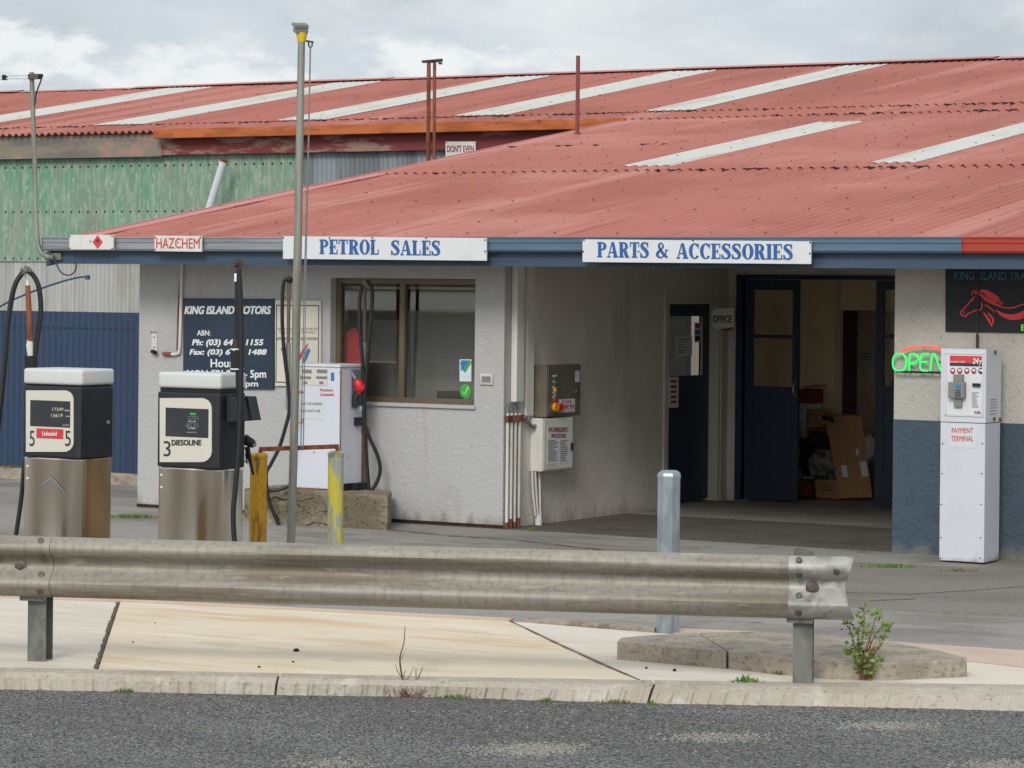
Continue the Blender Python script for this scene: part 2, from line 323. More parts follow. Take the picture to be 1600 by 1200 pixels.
M['path_pale'] = pm('pale_footpath_concrete', lin(218, 208, 193), .85, 0, [
    (lin(202, 190, 172), (.6, 2.4, 1), .46, .66, .7), (lin(228, 224, 216), (1.5, 7, 1), .5, .72, .6), (lin(176, 164, 146), (20, 20, 20), .62, .74, .5)], [((60, 60, 60), .25, .008)], .25)
M['pink_conc'] = pm('pink_concrete_edge', lin(200, 180, 162), .85, 0, [(lin(186, 164, 146), (2, 2, 2), .45, .68, .6)])
M['kerb'] = pm('worn_kerb_concrete', lin(184, 175, 161), .88, 0, [
    (lin(172, 162, 146), (2.2, 2.2, 2.2), .42, .62, .8), (lin(202, 196, 184), (6, 6, 6), .52, .68, .7), (lin(152, 128, 100), (1.6, 1.6, 7), .62, .74, .7), (lin(124, 116, 104), (30, 30, 30), .58, .7, .7)], [((40, 40, 40), .6, .02), ((9, 9, 9), .5, .03)], .25)
M['old_conc'] = pm('mossy_concrete', lin(164, 154, 140), .9, 0, [
    (lin(132, 123, 108), (3, 3, 3), .44, .66, .65), (lin(104, 96, 82), (9, 9, 14), .50, .70, .6), (lin(90, 82, 68), (45, 45, 45), .54, .66, .55), (lin(186, 178, 165), (14, 14, 14), .56, .70, .5)], [((40, 40, 40), .45, .015)], .2)
M['plinth'] = pm('weathered_plinth_concrete', lin(150, 140, 122), .9, 0, [(lin(104, 94, 76), (1.3, 1.3, 2), .42, .58, .85), (lin(72, 64, 50), (24, 24, 24), .52, .64, .7), (lin(176, 168, 152), (5, 5, 5), .58, .72, .6)], [((30, 30, 30), .7, .03)], .2)
M['crack'] = pm('dirt_filled_joint', lin(86, 74, 58), .95, 0, [(lin(120, 104, 82), 12, .45, .65, .7)])
M['grass'] = pm('grass_blades', lin(104, 132, 62), .7, 0, [(lin(80, 112, 44), 9, .4, .6, .8), (lin(150, 158, 90), 14, .55, .7, .7)])
M['grass_dry'] = pm('dry_grass', lin(132, 120, 74), .8, 0, [(lin(96, 104, 58), 12, .4, .6, .8)])
M['leaf'] = pm('weed_leaves', lin(132, 154, 80), .7, 0, [(lin(94, 122, 56), 18, .4, .6, .9), (lin(170, 182, 104), 24, .54, .7, .8), (lin(140, 110, 70), 11, .62, .72, .8)])
M['stem'] = pm('weed_stem', lin(120, 78, 62), .8)
M['twig'] = pm('dry_twig', lin(104, 84, 66), .85)
M['chip_white'] = pm('pale_spilt_chip', lin(150, 147, 140), .95, 0, [(lin(110, 108, 104), (60, 60, 60), .46, .6, .8)])
M['neon_green'] = pm('green_neon', lin(60, 230, 110), .4, emit=((.015, .55, .10), .8))
M['neon_red'] = pm('red_neon', lin(240, 90, 80), .4, emit=((.75, .07, .05), .8))
M['lamp_g'] = pm('green_button', lin(40, 90, 70), .3)
M['lamp_y'] = pm('amber_button', lin(210, 160, 50), .3)
M['lamp_r'] = pm('red_button', lin(190, 50, 36), .3)
M['tick_blue'] = pm('blue_tick', lin(52, 120, 172), .5)
M['tick_green'] = pm('green_sticker', lin(70, 160, 80), .5)
M['sticker'] = pm('pale_sticker', lin(206, 222, 226), .5)
M['board'] = pm('grey_whiteboard', lin(150, 149, 142), .6, 0, [(lin(134, 133, 127), 2, .45, .7, .6)])
M['hill_scrub'] = pm('scrubby_hillside', lin(84, 88, 58), .95, 0, [(lin(60, 66, 42), .2, .4, .6, .9)])
M['dirt'] = pm('bare_ground', lin(120, 112, 98), .95, 0, [(lin(96, 100, 72), 1, .45, .65, .8)])

# ------------------------------------------------------------------ mesh helpers
WM = {}
class MB:
    def __init__(self): self.v = []; self.f = []; self.mi = []; self.k = 0
    def add(self, vs, fs):
        o = len(self.v); self.v += [Vector(p) for p in vs]
        for f in fs: self.f.append(tuple(i + o for i in f)); self.mi.append(self.k)
        return self
    def quad(self, a, b, c, d): return self.add([a, b, c, d], [(0, 1, 2, 3)])
    def box(self, x0, x1, y0, y1, z0, z1):
        vs = [(x, y, z) for z in (z0, z1) for y in (y0, y1) for x in (x0, x1)]
        return self.add(vs, [(0, 2, 3, 1), (4, 5, 7, 6), (0, 1, 5, 4), (2, 6, 7, 3), (0, 4, 6, 2), (1, 3, 7, 5)])
    def hexa(self, b, t):                    # four bottom points, four top points
        n = len(b)
        return self.add(list(b) + list(t), [tuple(range(n))[::-1], tuple(range(n, 2 * n))] + [(i, (i + 1) % n, n + (i + 1) % n, n + i) for i in range(n)])
    def beam(self, p0, p1, w, h, up=Vector((0, 0, 1))):
        p0, p1 = Vector(p0), Vector(p1); d = (p1 - p0).normalized(); s = d.cross(up).normalized(); u = s.cross(d)
        c = [s * (-w / 2) - u * (h / 2), s * (w / 2) - u * (h / 2), s * (w / 2) + u * (h / 2), s * (-w / 2) + u * (h / 2)]
        return self.hexa([p0 + q for q in c], [p1 + q for q in c])
    def tube(self, pts, r, n=8, cap=True):
        pts = [Vector(p) for p in pts]
        rs = r if isinstance(r, (list, tuple)) else [r] * len(pts)
        vs, fs = [], []; prev = None
        for i, p in enumerate(pts):
            d = (pts[min(i + 1, len(pts) - 1)] - pts[max(i - 1, 0)])
            d = d.normalized() if d.length > 1e-9 else Vector((0, 0, 1))
            if prev is None:
                a = Vector((0, 0, 1)) if abs(d.z) < .9 else Vector((1, 0, 0))
                s = d.cross(a).normalized()
            else:
                s = (prev - d * prev.dot(d)).normalized()
            prev = s; t = d.cross(s)
            for k in range(n):
                an = 2 * math.pi * k / n
                vs.append(p + (s * math.cos(an) + t * math.sin(an)) * rs[i])
        for i in range(len(pts) - 1):
            for k in range(n):
                fs.append((i * n + k, i * n + (k + 1) % n, (i + 1) * n + (k + 1) % n, (i + 1) * n + k))
        if cap: fs += [tuple(range(n))[::-1], tuple(range((len(pts) - 1) * n, len(pts) * n))]
        return self.add(vs, fs)
    def cyl(self, x, y, z0, z1, r, n=16): return self.tube([(x, y, z0), (x, y, z1)], r, n)
    def lathe(self, x, y, prof, n=20):
        vs, fs = [], []
        for (r, z) in prof:
            for k in range(n):
                a = 2 * math.pi * k / n; vs.append((x + r * math.cos(a), y + r * math.sin(a), z))
        for i in range(len(prof) - 1):
            for k in range(n): fs.append((i * n + k, i * n + (k + 1) % n, (i + 1) * n + (k + 1) % n, (i + 1) * n + k))
        fs += [tuple(range(n))[::-1], tuple(range((len(prof) - 1) * n, len(prof) * n))]
        return self.add(vs, fs)
    def corr(self, x0, x1, P, pitch, amp, nrm, seg=6, y0=lambda x: 0, y1=lambda x: 1, thick=0):
        n = max(2, int((x1 - x0) / pitch * seg)); vs, fs = [], []
        for i in range(n + 1):
            x = x0 + (x1 - x0) * i / n
            o = nrm * (amp * math.sin(2 * math.pi * x / pitch))
            vs += [P(x, y0(x)) + o, P(x, y1(x)) + o]
        for i in range(n): fs.append((2 * i, 2 * i + 2, 2 * i + 3, 2 * i + 1))
        return self.add(vs, fs)
    def build(self, name, mat, parent=None, org=None, smooth=False, bevel=0, seg=2, label=None, kind=None):
        me = bpy.data.meshes.new(name)
        o = bpy.data.objects.new(name, me)
        mw = Matrix.Identity(4)
        if parent is not None: mw = WM[parent]
        elif org is not None: mw = Matrix.Translation(Vector(org))
        inv = mw.inverted()
        me.from_pydata([inv @ p for p in self.v], [], self.f)
        mats = mat if isinstance(mat, (list, tuple)) else [mat]
        for m_ in mats: me.materials.append(M[m_] if isinstance(m_, str) else m_)
        for p, k in zip(me.polygons, self.mi): p.material_index = k
        bm = bmesh.new(); bm.from_mesh(me)
        if bevel:
            bmesh.ops.remove_doubles(bm, verts=bm.verts, dist=1e-5)
            ed = [e for e in bm.edges if len(e.link_faces) == 2 and e.calc_face_angle(0) > .5]
            bmesh.ops.bevel(bm, geom=ed, offset=bevel, segments=seg, affect='EDGES', profile=.6, clamp_overlap=True)
        bmesh.ops.recalc_face_normals(bm, faces=bm.faces) if smooth or bevel else None
        bm.to_mesh(me); bm.free()
        if smooth:
            for p in me.polygons: p.use_smooth = True
            if smooth != 'all': me.set_sharp_from_angle(angle=math.radians(40))
        COL.objects.link(o)
        WM[o] = mw
        if parent is not None: o.parent = parent
        elif org is not None: o.location = Vector(org)
        if label: o['label'] = label
        if kind: o['kind'] = kind
        return o
def thing(name, label, cat, loc, group=None):
    o = bpy.data.objects.new(name, None); COL.objects.link(o)
    o.empty_display_size = .2
    o.location = Vector(loc); o['label'] = label; o['category'] = cat
    if group: o['group'] = group
    WM[o] = Matrix.Translation(Vector(loc)); return o
def tag(o, label, cat, group=None, kind=None):
    o['label'] = label; o['category'] = cat
    if group: o['group'] = group
    if kind: o['kind'] = kind
    return o
def smooth_path(pts, k=6):
    pts = [Vector(p) for p in pts]; outp = []
    for i in range(len(pts) - 1):
        a, b, c, d = pts[max(i - 1, 0)], pts[i], pts[i + 1], pts[min(i + 2, len(pts) - 1)]
        for j in range(k):
            t = j / k
            outp.append(.5 * ((2 * b) + (c - a) * t + (2 * a - 5 * b + 4 * c - d) * t * t + (3 * b - a - 3 * c + d) * t ** 3))
    outp.append(pts[-1]); return outp
def pbox(mb, x0, y0, x1, y1, v, d):          # box whose street-side face fills a photo rectangle on the plane y = v
    xm, ym = (x0 + x1) / 2, (y0 + y1) / 2
    mb.box(PV(x0, ym, v).x, PV(x1, ym, v).x, v, v + d, PV(xm, y1, v).z, PV(xm, y0, v).z); return mb
def prect(mb, x0, y0, x1, y1, v, th=.002): return pbox(mb, x0, y0, x1, y1, v - th, th)
def ribbon(mb, pts, wd, v):                  # painted line on the plane y = v, given in photo pixels
    q = [PV(x, y, v) for x, y in pts]
    ws = wd if isinstance(wd, (list, tuple)) else [wd] * len(q)
    L, R_ = [], []
    for i, p in enumerate(q):
        d = q[min(i + 1, len(q) - 1)] - q[max(i - 1, 0)]; d.y = 0; d.normalize()
        nn = Vector((-d.z, 0, d.x)) * (ws[i] / 2); L.append(p + nn); R_.append(p - nn)
    n = len(q)
    mb.add(L + R_, [(i, i + 1, n + i + 1, n + i) for i in range(n - 1)])

# ------------------------------------------------------------------ lettering
_tx = {}
def glyphs(body, shear=0.0, bold=0.0, space=1.0):
    key = (body, shear, bold, space)
    if key in _tx: return _tx[key]
    cu = bpy.data.curves.new('letters', 'FONT'); cu.body = body; cu.shear = shear; cu.offset = bold; cu.space_character = space
    cu.resolution_u = 3
    o = bpy.data.objects.new('letters', cu); COL.objects.link(o)
    dg = bpy.context.evaluated_depsgraph_get(); dg.update()
    me = o.evaluated_get(dg).to_mesh()
    vs = [(v.co.x, v.co.y) for v in me.vertices]; fs = [tuple(p.vertices) for p in me.polygons]
    o.evaluated_get(dg).to_mesh_clear()
    bpy.data.objects.remove(o); bpy.data.curves.remove(cu)
    x0, x1 = min(a for a, b in vs), max(a for a, b in vs); y0, y1 = min(b for a, b in vs), max(b for a, b in vs)
    vs = [((a - x0) / (x1 - x0), (b - y0) / (y1 - y0)) for a, b in vs]
    _tx[key] = (vs, fs); return _tx[key]
def bil(c, s, t): return c[0] * (1 - s) * (1 - t) + c[1] * s * (1 - t) + c[2] * s * t + c[3] * (1 - s) * t
def text4(mb, body, c, shear=0.0, bold=0.0, space=1.0):   # c: bottom-left, bottom-right, top-right, top-left
    vs, fs = glyphs(body, shear, 0.0, space)
    n = (c[1] - c[0]).cross(c[3] - c[0]).normalized(); hw = (c[3] - c[0]).length / (c[1] - c[0]).length
    dt = bold * .9; ds = bold * 1.5 * hw
    for k, (a, b) in enumerate([(0, 0)] if not bold else [(-1, -1), (1, -1), (-1, 1), (1, 1), (0, 0)]):
        mb.add([bil(c, ds * (1 + a) + s_ * (1 - 2 * ds), dt * (1 + b) + t_ * (1 - 2 * dt)) + n * (.0003 * k) for s_, t_ in vs], fs)
def ptext(mb, body, x0, y0, x1, y1, v, shear=0.0, bold=0.0, dy=0, space=1.0):
    text4(mb, body, [PV(x0, y1, v), PV(x1, y1 + dy, v), PV(x1, y0 + dy, v), PV(x0, y0, v)], shear, bold, space)
def rect2(x0, y0, x1, y1): return [(x0, y0), (x1, y0), (x1, y1), (x0, y1)]
def ring2(cx, cy, rx, ry, a0, a1, tx, ty, n=20):
    qs = []
    for i in range(n):
        a, b = math.radians(a0 + (a1 - a0) * i / n), math.radians(a0 + (a1 - a0) * (i + 1) / n)
        qs.append([(cx + rx * math.cos(a), cy + ry * math.sin(a)), (cx + rx * math.cos(b), cy + ry * math.sin(b)),
                   (cx + (rx - tx) * math.cos(b), cy + (ry - ty) * math.sin(b)), (cx + (rx - tx) * math.cos(a), cy + (ry - ty) * math.sin(a))])
    return qs
def brush2(pts, ws, k=5):
    q = smooth_path([Vector((x, y, w_)) for (x, y), w_ in zip(pts, ws)], k); qs = []
    E = []
    for i, p in enumerate(q):
        d = q[min(i + 1, len(q) - 1)] - q[max(i - 1, 0)]; L = math.hypot(d.x, d.y) or 1
        nx, ny = -d.y / L * p.z / 2, d.x / L * p.z / 2; E.append(((p.x + nx, p.y + ny), (p.x - nx, p.y - ny)))
    for a, b in zip(E, E[1:]): qs.append([a[0], b[0], b[1], a[1]])
    return qs
def slab_letter(ch):
    r = rect2
    if ch == ' ': return [], .34
    if ch == 'I': return [[r(.07, .085, .31, .915)], [r(0, 0, .36, .085)], [r(0, .915, .36, 1)]], .36
    if ch in 'PR':
        P = [[r(.07, .085, .31, .915)], [r(0, 0, .38, .085)], [r(0, .915, .34, 1)], ring2(.34, .73, .34, .27, -90, 90, .22, .095), [r(.28, .46, .34, .545)]]
        if ch == 'P': return P, .68
        P += [[[(.32, .47), (.48, .02), (.72, .02), (.58, .47)]], [r(.50, 0, .78, .085)]]
        return P, .76
    if ch == 'E': return [[r(.07, .085, .31, .915)], [r(0, 0, .64, .085)], [r(0, .915, .62, 1)], [r(.28, .46, .44, .54)], [r(.55, .70, .62, .915)], [r(.57, .085, .64, .32)], [r(.42, .37, .48, .63)]], .66
    if ch == 'T': return [[r(.22, .085, .46, .915)], [r(.14, 0, .54, .085)], [r(0, .915, .68, 1)], [r(0, .68, .07, .915)], [r(.61, .68, .68, .915)]], .70
    if ch == 'O': return [ring2(.38, .5, .38, .515, 0, 360, .24, .085, 36)], .74
    if ch == 'L': return [[r(.07, .085, .31, .915)], [r(0, 0, .62, .085)], [r(0, .915, .38, 1)], [r(.55, .085, .62, .36)]], .64
    if ch == 'S': return [brush2([(.53, .72), (.48, .89), (.31, .965), (.14, .88), (.12, .73), (.27, .58), (.42, .45), (.51, .27), (.45, .11), (.28, .035), (.12, .1), (.06, .28)],
                                 [.06, .11, .1, .16, .22, .25, .25, .22, .16, .1, .11, .06]), [r(.50, .68, .57, 1)], [r(.0, 0, .07, .32)]], .63
    if ch == 'A': return [[[(.06, .05), (.14, .05), (.40, 1), (.32, 1)]], [[(.32, 1), (.50, 1), (.75, .05), (.49, .05)]], [r(.20, .29, .54, .37)], [r(0, 0, .25, .085)], [r(.44, 0, .80, .085)]], .79
    if ch == 'C': return [ring2(.39, .5, .39, .515, 42, 320, .24, .085, 30), [r(.60, .66, .67, 1)]], .70
    if ch == '&': return [brush2([(.74, .50), (.66, .28), (.48, .08), (.28, .03), (.1, .16), (.14, .36), (.36, .54), (.49, .74), (.42, .93), (.28, .95), (.2, .8), (.28, .6), (.52, .26), (.80, .03)],
                                 [.09, .09, .09, .11, .19, .19, .10, .13, .10, .10, .15, .17, .19, .15]), [r(.62, .48, .86, .55)]], .86
def slab_text(mb, body, c, n):
    X = 0; items = []
    for ch in body:
        polys, wdt = slab_letter(ch)
        for j, grp in enumerate(polys):
            for q in grp: items.append((j, [(X + x, y) for x, y in q]))
        X += wdt + .05
    X -= .05
    for j, q in items:
        mb.add([bil(c, x / X, y) + n * (.0004 * (j + 1)) for x, y in q], [tuple(range(len(q)))])
NV = Vector((0, -1, 0))

# ------------------------------------------------------------------ ground, road, kerb, footpath
def strip(pts_near, pts_far, name, mat, dz=0.0):
    mb = MB()
    for (a, b), (c, d) in zip(zip(pts_near, pts_near[1:]), zip(pts_far, pts_far[1:])): mb.quad(a, b, d, c)
    o = mb.build(name, mat); o['kind'] = 'structure'; return o
Z1 = Vector((0, 0, 1))
mb = MB(); mb.box(-500, 500, -500, 500, -.7, -.25); mb.build('ground', 'dirt', kind='structure')
def at(r_, D, z): return Vector((CP.x, CP.y, 0)) + RT * r_ + FW * D + Z1 * z
# road sheet up to the kerb foot
mb = MB(); ROADZ = .352
kb = [PZ(x, y, ROADZ) for x, y in ((-700, 1065), (0, 1077), (200, 1081), (430, 1086), (660, 1089), (830, 1094), (1015, 1099), (1250, 1103), (1450, 1107), (1600, 1111), (2400, 1124))]
rear = [at((p - CP).dot(RT) * 1.0, -60, ROADZ) for p in kb]
kb2 = [at(-60, dist(kb[0]) + .6, ROADZ)] + kb + [at(60, dist(kb[-1]) - .6, ROADZ)]
rear2 = [at(-60, -9, ROADZ)] + [at((p - CP).dot(RT), -9, ROADZ) for p in kb] + [at(60, -9, ROADZ)]
road_far = [p + FW * .25 for p in kb2]
strip(rear2, road_far, 'road', 'asphalt')
# kerb: worn rolled profile
kt = [PZ(x, y, .432) for x, y in ((-700, 1036), (0, 1049), (200, 1053), (430, 1058), (660, 1063), (830, 1066), (1015, 1069), (1250, 1072), (1450, 1074), (1600, 1076), (2400, 1086))]
def resample(ps, n):
    L = [0]
    for a, b in zip(ps, ps[1:]): L.append(L[-1] + (b - a).length)
    o = []
    for i in range(n + 1):
        t = L[-1] * i / n; j = max(k for k in range(len(L) - 1) if L[k] <= t + 1e-9)
        o.append(ps[j].lerp(ps[j + 1], (t - L[j]) / (L[j + 1] - L[j])))
    return o
NB = 800
kbr, ktr = resample(kb, NB), resample(kt, NB)
def kerb_piece(i0, i1):
    mb = MB(); rows = []
    for i in range(i0, i1 + 1, 1):
        b, t = kbr[i], ktr[i]
        j = .006 * math.sin(i * .9) + rnd.uniform(-.006, .006)
        fx = FW * j
        rows.append([b - Z1 * .08 + fx, b + fx - Z1 * .0, b.lerp(t, .55) + Z1 * .012 - FW * .02 + fx * .8, t + Z1 * rnd.uniform(-.003, .003) - FW * .01, t + FW * .13 + Z1 * .003, t + FW * .13 - Z1 * .1])
    for a, b in zip(rows, rows[1:]):
        for k in range(5): mb.quad(a[k], b[k], b[k + 1], a[k + 1])
    for e in (rows[0], rows[-1]): mb.add(e, [tuple(range(6))])
    o = mb.build('kerb', 'kerb', smooth=True); o['kind'] = 'structure'
def kidx(px):                                # nearest kerb sample to an image column
    best = min(range(NB + 1), key=lambda i: abs((kbr[i] - CP).dot(RT) / dist(kbr[i]) - (px - PX0 + ROLL * 640) / F)); return best
cuts = [0, kidx(-150), kidx(432), kidx(1013), kidx(1750), NB]
for a, b in zip(cuts, cuts[1:]): kerb_piece(a, b - 1 if b != NB else b)
mb = MB()
for c_ in cuts[1:-1]:
    p, q = kbr[c_ - 1], ktr[c_ - 1]; p2, q2 = kbr[c_], ktr[c_]
    mb.hexa([p + FW * .012, p2 + FW * .012, p2 + FW * .12, p + FW * .12], [q + FW * .012 - Z1 * .012, q2 + FW * .012 - Z1 * .012, q2 + FW * .12 - Z1 * .012, q + FW * .12 - Z1 * .012])
mb.build('kerb_joint', 'crack', kind='structure')
# yard: one sheet that falls towards the building
def yard_sheet(name, mat, r0, r1, dlist, dz):
    mb = MB()
    for a, b in zip(dlist, dlist[1:]):
        mb.quad(at(r0, a, g(a) + dz), at(r1, a, g(a) + dz), at(r1, b, g(b) + dz), at(r0, b, g(b) + dz))
    o = mb.build(name, mat); o['kind'] = 'structure'
dl = [14.55, 19.0] + [19.0 + .35 * i for i in range(1, 19)] + [26, 30, 40, 62]
yard_sheet('pavement', 'yard', -45, 45, dl, -.010)
# coarser old asphalt between the yard concrete and the building
def gpoly(name, pix, mat, dz, kind='structure', sub=True):
    """sheet over the ground inside two photo polylines (near, far), cut finely so that it follows the fall"""
    near, far = pix; mb = MB(); n, m = 16, 12
    def lerp_line(L, t):
        t *= len(L) - 1; i = min(int(t), len(L) - 2); return (L[i][0] + (L[i + 1][0] - L[i][0]) * (t - i), L[i][1] + (L[i + 1][1] - L[i][1]) * (t - i))
    P = []
    for j in range(m + 1):
        row = []
        for i in range(n + 1):
            a, b = lerp_line(near, i / n), lerp_line(far, i / n)
            x, y = a[0] + (b[0] - a[0]) * j / m, a[1] + (b[1] - a[1]) * j / m
            p = PG(x, y); p = p + Z1 * dz; row.append(p)
        P.append(row)
    for j in range(m):
        for i in range(n): mb.quad(P[j][i], P[j][i + 1], P[j + 1][i + 1], P[j + 1][i])
    rim = P[0] + [row[-1] for row in P[1:]] + P[-1][::-1][1:] + [row[0] for row in P[1:-1]][::-1]; k_ = Z1 * .03
    for a, b in zip(rim, rim[1:] + rim[:1]): mb.quad(a, b, b - k_, a - k_)
    o = mb.build(name, mat); o['kind'] = kind; return o
gpoly('pavement', ([(1180, 936), (1350, 948), (1480, 956), (1620, 961), (1760, 968)], [(1180, 868), (1350, 878), (1480, 884), (1620, 890), (1760, 896)]), 'yard_old', -.004)
# footpath slabs
def slab(name, pix, mat, dz):
    mb = MB(); q = [PG(x, y) + Z1 * dz for x, y in pix]; mb.hexa([p - Z1 * .03 for p in q], q); o = mb.build(name, mat); o['kind'] = 'structure'; return o
slab('footpath', [(-700, 1034), (0, 1046), (148, 1049), (183, 941), (0, 934), (-700, 905)], 'path_pale', 0)
slab('footpath', [(153, 1049), (430, 1055), (660, 1060), (830, 1063), (1004, 1066), (795, 971), (600, 961), (400, 951), (188, 941)], 'path_tan', .001)
slab('footpath', [(1010, 1066), (1250, 1069), (1450, 1071), (1620, 1073), (2400, 1083), (2400, 1110 - 40), (1620, 1046), (1400, 1022), (1190, 1000), (1040, 990), (960, 984), (802, 971)], 'path_pale', 0)
slab('footpath', [(1040, 989), (1190, 999), (1400, 1021), (1620, 1045), (2400, 1068), (2400, 1050), (1600, 1017), (1400, 1004), (1180, 987), (1060, 982)], 'pink_conc', .003)
mb = MB()
for pts, wd in (([(148, 1049), (160, 1012), (172, 975), (185, 941)], .012), ([(795, 970), (870, 1006), (940, 1038), (1008, 1067)], .008)):
    q = [PG(x, y) + Z1 * .004 for x, y in pts]
    for a, b in zip(q, q[1:]):
        for k in range(8):
            s_, e_ = a.lerp(b, k / 8), a.lerp(b, (k + 1) / 8); w_ = RT * (wd * rnd.uniform(.5, 1.1)); mb.quad(s_ - w_, s_ + w_, e_ + w_, e_ - w_)
mb.build('footpath_joint', 'crack', kind='structure')
# raised lip along the back of the footpath
mb = MB(); q = [PG(x, y) for x, y in ((-700, 904), (0, 933), (190, 940), (400, 950), (600, 960), (800, 970))]
for a, b in zip(q, q[1:]): mb.beam(a + Z1 * .0, b + Z1 * .0, .05, .03)
mb.build('kerb', 'pink_conc', kind='structure')
mb = MB(); q = [PG(x, y) for x, y in ((828, 971), (880, 975), (960, 981), (1030, 986))]
for a, b in zip(q, q[1:]): mb.beam(a, b, .12, .05)
mb.build('kerb', 'old_conc', kind='structure')
# cracks across the yard
mb = MB()
for pts in ([(1320, 925), (1420, 928), (1520, 922), (1600, 916)], [(600, 826), (700, 836), (800, 842), (940, 858)], [(1360, 938), (1430, 935)]):
    q = [PG(x, y) - Z1 * .002 for x, y in pts]
    for a, b in zip(q, q[1:]):
        for k in range(10):
            s_, e_ = a.lerp(b, k / 10), a.lerp(b, (k + 1) / 10); w_ = FW * rnd.uniform(.01, .03); mb.quad(s_ - w_, e_ - w_, e_ + w_, s_ + w_)
mb.build('pavement_crack', 'crack', kind='structure')
# pale spilt chip on the road
mb = MB()
for cx, cy, rx, ry, n in ((832, 1171, 52, 6, 1000), (1118, 1152, 48, 4.5, 480), (1385, 1134, 46, 3.6, 560), (1560, 1197, 44, 6, 380), (520, 1192, 44, 6, 260), (300, 1150, 300, 24, 220), (1000, 1130, 400, 24, 250)):
    for k in range(n):
        p = PZ(cx + rnd.gauss(0, .85) * rx, max(1102 + cx * .01, cy + rnd.gauss(0, .85) * ry), ROADZ); h = rnd.uniform(.003, .0075); a = rnd.uniform(0, 6.28)
        c3 = [p + Vector((math.cos(a + j * 2.09), math.sin(a + j * 2.09), 0)) * h * rnd.uniform(.8, 1.7) for j in range(3)]
        mb.add(c3 + [p + Z1 * h], [(0, 1, 3), (1, 2, 3), (2, 0, 3)])
mb.build('loose_gravel', 'chip_white', kind='stuff')

# ------------------------------------------------------------------ the workshop building
UL = PV(216, 650, 0).x                                    # left end of the street wall
UP = PV(1396, 700, 0).x                                   # left edge of the right-hand pier
VD = 4.95   # plane of the workshop doors
ZG1 = PV(785, 370, -.82).z                                # gutter top
ZG0 = ZG1 - .145
ZF0 = PV(785, 416, -.70).z                                # fascia bottom
VE = 12.5                                                 # shed eave
ZE = PV(985, 190, VE).z
V0 = -.80
ZR0 = ZG1 - .024
PITCH = (ZE - ZR0) / (VE - V0)
def roof_pt(u, v): return Vector((u, v, ZR0 + PITCH * (v - V0)))
RN = Vector((0, -PITCH, 1)).normalized()
UR = 13.0
B = thing('workshop_building', 'low grey workshop with red corrugated roof and blue fascia behind the petrol pumps', 'building', (0, 0, 0))
def wall_grid(mb, plane, c, th, a0, a1, z0, z1, holes):
    """wall of thickness th on x = c or y = c with rectangular holes (a0, a1, z0, z1)"""
    A = sorted({a0, a1, *[h[0] for h in holes], *[h[1] for h in holes]}); Zs = sorted({z0, z1, *[h[2] for h in holes], *[h[3] for h in holes]})
    P = (lambda a, d, z: Vector((a, c + d, z))) if plane == 'y' else (lambda a, d, z: Vector((c + d, a, z)))
    for i in range(len(A) - 1):
        for j in range(len(Zs) - 1):
            am, zm = (A[i] + A[i + 1]) / 2, (Zs[j] + Zs[j + 1]) / 2
            if any(h[0] < am < h[1] and h[2] < zm < h[3] for h in holes): continue
            for d in (0, th): mb.quad(P(A[i], d, Zs[j]), P(A[i + 1], d, Zs[j]), P(A[i + 1], d, Zs[j + 1]), P(A[i], d, Zs[j + 1]))
    for h in [(a0, a1, z0, z1)] + list(holes):
        q = [(h[0], h[2]), (h[1], h[2]), (h[1], h[3]), (h[0], h[3])]
        for (p1, s1), (p2, s2) in zip(q, q[1:] + q[:1]): mb.quad(P(p1, 0, s1), P(p2, 0, s2), P(p2, th, s2), P(p1, th, s1))
ZT = ZF0 + .06
# street wall with the window
wu0, wu1 = PV(516, 530, 0).x, PV(742, 530, 0).x
wz0, wz1 = PV(630, 630, 0).z, PV(630, 435, 0).z
mb = MB(); wall_grid(mb, 'y', 0, .2, UL, 0, -.1, ZT, [(wu0, wu1, wz0, wz1)])
front_wall = mb.build('wall', 'stucco', B, label='pale grey stucco street wall')
mb = MB(); zs_ = lambda v: ZR0 + PITCH * (v - V0) - .09
mb.hexa([(UL, .2, -.1), (UL + .2, .2, -.1), (UL + .2, VE, -.1), (UL, VE, -.1)], [(UL, .2, zs_(.2)), (UL + .2, .2, zs_(.2)), (UL + .2, VE, zs_(VE)), (UL, VE, zs_(VE))]); mb.build('wall', 'stucco', B)
# side wall of the recess with the office door
dv0, dv1 = PU(1040, 630, 0).y, PU(1124, 630, 0).y
dz1 = PU(1085, 468, 0).z
mb = MB(); wall_grid(mb, 'x', 0, -.2, .2, VD, -.1, ZT, [(dv0, dv1, -.1, dz1)])
mb.build('wall', 'stucco_side', B, label='shaded stucco side wall of the entry recess')
# back wall of the recess with the wide door opening
ou0, ou1 = PV(1160, 650, VD).x, UP + .9
oz1 = PV(1300, 437, VD).z
mb = MB(); wall_grid(mb, 'y', VD, .2, 0, UP + 1.2, -.1, ZT, [(ou0, ou1, -.1, oz1)]); mb.build('wall', 'stucco_side', B)
# right-hand pier, cream above and slate blue below
zsp = PV(1480, 658, 0).z
mb = MB(); mb.box(UP, UR, 0, .25, zsp, ZT); mb.box(UP, UP + .25, .25, VD, zsp, ZT); mb.build('wall', 'stucco_warm', B, label='cream upper half of the right-hand wall')
mb = MB(); mb.box(UP - .003, UR, -.004, .25, -.1, zsp); mb.box(UP - .003, UP + .25, .25, VD, -.1, zsp); mb.build('wall', 'slate', B, label='slate blue lower half of the right-hand wall')
